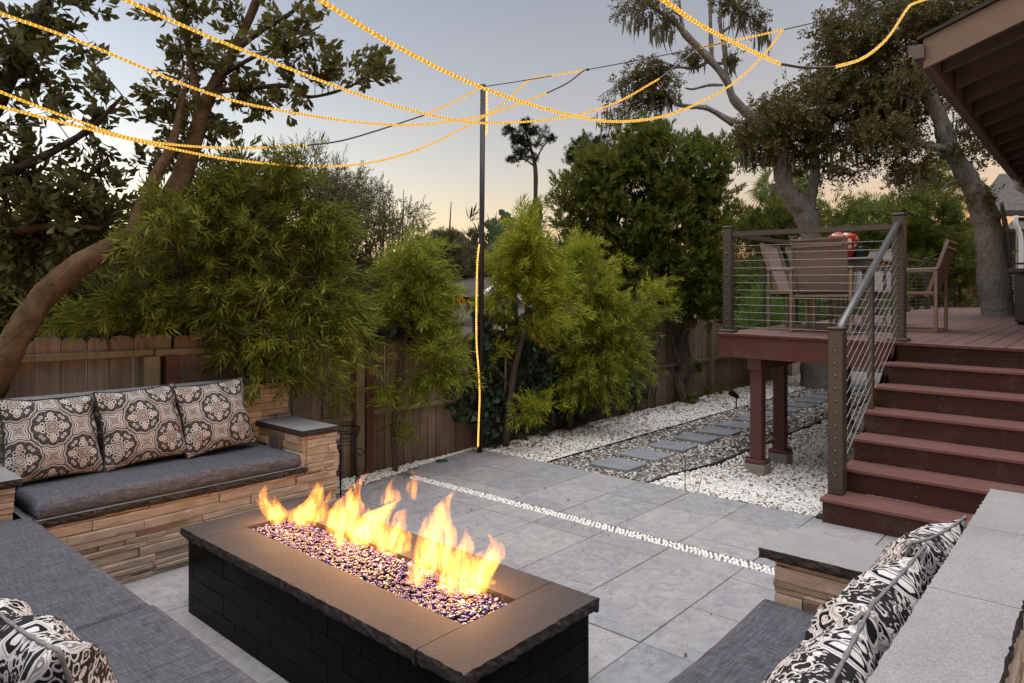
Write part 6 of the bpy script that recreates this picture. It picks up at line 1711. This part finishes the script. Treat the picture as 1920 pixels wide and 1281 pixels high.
branchy('crown', t, 'oak', M['lf_oak'], cl, A, M['bk_dark'], 8, (.9, 1.5), .2, .08, 151, .07, 1.1, .009, .6, .1)
lichen(t, [(1705,180,d,50,35,.6), (1660,270,d,50,25,.6), (1720,110,d,50,40,.6), (1710,330,d,40,20,.5), (1790,230,d,30,30,.4)], 36, 160, (.10, .36), .015)

# --- palm, banana, far pines and trees
t = thing('fan_palm', 'small fan palm behind the oak trunk', 'palm', at(1450, 640, 15))
d = 15.0; c = at(1455, 345, d); mb = MB(); rr = random.Random(9)
MB().tube([at(1458, 640, d), at(1456, 480, d), c], [.16, .15, .12], 8).build('trunk', M['bk_dark'], t, True)
for i in range(26):
    a = rr.uniform(0, 6.28); el = rr.uniform(-.5, 1.2); L = rr.uniform(.5, .75)
    dr = np.array([math.cos(a)*math.cos(el), math.sin(a)*math.cos(el), math.sin(el)]); h = np.array(c)+dr*L*.6
    fr = frames(dr[None], np.random.default_rng(i))[0]
    for k in range(13):
        th = -1.2+2.4*k/12; v = fr @ np.array([math.sin(th), 0, math.cos(th)]); tip = h + v*L*.8; nrm = fr[:, 1]*.02
        sd = np.cross(v, fr[:, 1])*.022
        mb.add([tuple(h), tuple(h+v*L*.45+sd), tuple(tip-np.array([0, 0, .06])), tuple(h+v*L*.45-sd)], [(0, 1, 2, 3)])
mb.build('fronds', M['lf_light'], t)
t = thing('banana_plant', 'big-leaved banana plant poking up behind the slender fern pine', 'banana plant', at(955, 640, 10))
d = 10.0
def big_leaf(pts, wpx, name='leaf'):
    C = catmull([at(*p, d) for p in pts], 8); n = len(C); vs = []; 
    for i, c in enumerate(C):
        t_ = i/(n-1); w = wpx/FOC*d*(math.sin(math.pi*min(1, t_*.92+.08))**.6) + .005
        tg = (C[min(i+1, n-1)]-C[max(i-1, 0)]); tg /= np.linalg.norm(tg); sd = np.cross(tg, np.array([FX, FY, 0])); sd /= np.linalg.norm(sd)
        jag = 1 if (i % 4) else .62
        vs += [tuple(c+sd*w*jag+np.array([FX, FY, 0])*w*.35), tuple(c), tuple(c-sd*w*jag+np.array([FX, FY, 0])*w*.35)]
    fs = [(i*3, i*3+1, i*3+4, i*3+3) for i in range(n-1)] + [(i*3+1, i*3+2, i*3+5, i*3+4) for i in range(n-1)]
    MB().add(vs, fs).build(name, M['banana'], t)
MB().tube([at(962, 640, d), at(960, 520, d), at(955, 450, d)], [.09, .07, .03], 8).build('stem', M['banana'], t, True)
big_leaf([(962,480),(995,430),(1005,395),(1006,368)], 15); big_leaf([(958,480),(962,440),(950,410),(936,393)], 12)
big_leaf([(955,490),(945,455),(925,425),(908,418)], 18); big_leaf([(962,480),(985,450),(1005,420),(1014,390)], 10); big_leaf([(955,500),(930,470),(912,468)], 12)
big_leaf([(950,510),(935,490),(912,485),(905,492)], 8)
def far_tree(label, trunk, w, clumps, d, kind='tuft', mat='lf_pine', seed=0, scale=(.8, 1.3), limbs=(), name='pine_tree'):
    t = thing(name, label, 'tree', at(trunk[0][0], trunk[0][1], d), 0); A = []
    _, a = limb(t, [(x, y, d) for x, y in trunk], w, M['bk_dark'], 'trunk', 7, 5, .08, seed); A += a
    for l in limbs: _, a = limb(t, [(x, y, d) for x, y in l], [4, 3, 2][:len(l)] if len(l) < 4 else [4]*len(l), M['bk_dark'], 'limb', 5, 4); A += a
    _, B = crown('crown', t, kind, M[mat], [(px, py, d, rx, ry, .6, n) for px, py, rx, ry, n in clumps], 12, .25, scale, .3, seed, .3)
    twigs(t, B, A, M['bk_dark'], .015, 2)
    return t
far_tree('tall slim pine standing alone against the sky', [(998,640),(1000,460),(1004,370),(1003,310),(990,262),(985,245)], [10,9,8,7,5,3], [(962,250,14,8,70), (985,242,20,8,90), (1010,250,16,8,60), (975,272,12,7,50), (985,290,16,10,80), (965,300,10,6,30), (1030,262,12,4,30), (1000,268,14,6,50), (968,262,12,7,40)], 26, seed=171, limbs=[[(1003,305),(1015,280),(1030,262)], [(1003,312),(985,300),(972,300)], [(998,285),(975,268),(962,250)]])
far_tree('round-topped pine half hidden behind the tall shrub', [(1110,640),(1108,420),(1105,330),(1100,290)], [10,9,8,5], [(1075,290,20,10,90), (1100,272,24,14,120), (1130,275,24,12,110), (1105,300,30,10,90), (1140,300,22,10,80), (1080,305,18,6,50), (1120,320,30,10,80)], 26, seed=172, limbs=[[(1105,330),(1085,305),(1070,292)], [(1105,330),(1125,300),(1140,290)]])
far_tree('small dark far tree with bare leader left of the pole', [(838,640),(838,520),(842,450),(846,378)], [7,6,4,1.5], [(838,445,26,22,150), (860,460,22,20,100), (820,460,20,18,90), (845,490,35,22,150), (800,470,16,22,70)], 22, 'tuft', 'lf_grey', 173, (.8, 1.3), name='far_tree')
far_tree('dull brown-green tree beyond the low roof by the pole', [(890,640),(888,500),(886,460)], [8,7,4], [(880,500,30,24,170), (905,480,22,22,110), (870,450,14,10,40), (895,445,16,10,40), (850,505,25,15,80), (915,510,20,25,100)], 24, 'tuft', 'lf_grey', 174, (.8, 1.3), name='far_tree')
# distant wood closing the horizon
rng = np.random.default_rng(190); n = 5200
px = rng.uniform(-500, 2400, n); dd = rng.uniform(45, 70, n); hh = 4.6 + 1.2*np.sin(px/130.0) + .9*np.sin(px/47.0+1) + rng.normal(0, .5, n)
hz = rng.uniform(0, 1, n)**.6 * np.maximum(.6, hh)
l = (px-960)/FOC*dd; P = np.stack([dd*FX+l*RX, dd*FY+l*RY, hz], 1)
T, F = TPL['tuft'][0]
o = link('far_wood', scatter('far_wood', M['lf_pine'], T, F, P, frames(np.stack([rng.normal(0, .6, n), rng.normal(0, .6, n), np.ones(n)], 1), rng), rng.uniform(5, 9, n)))
tag(o, 'dark line of distant trees along the horizon', 'woodland', kind='stuff')
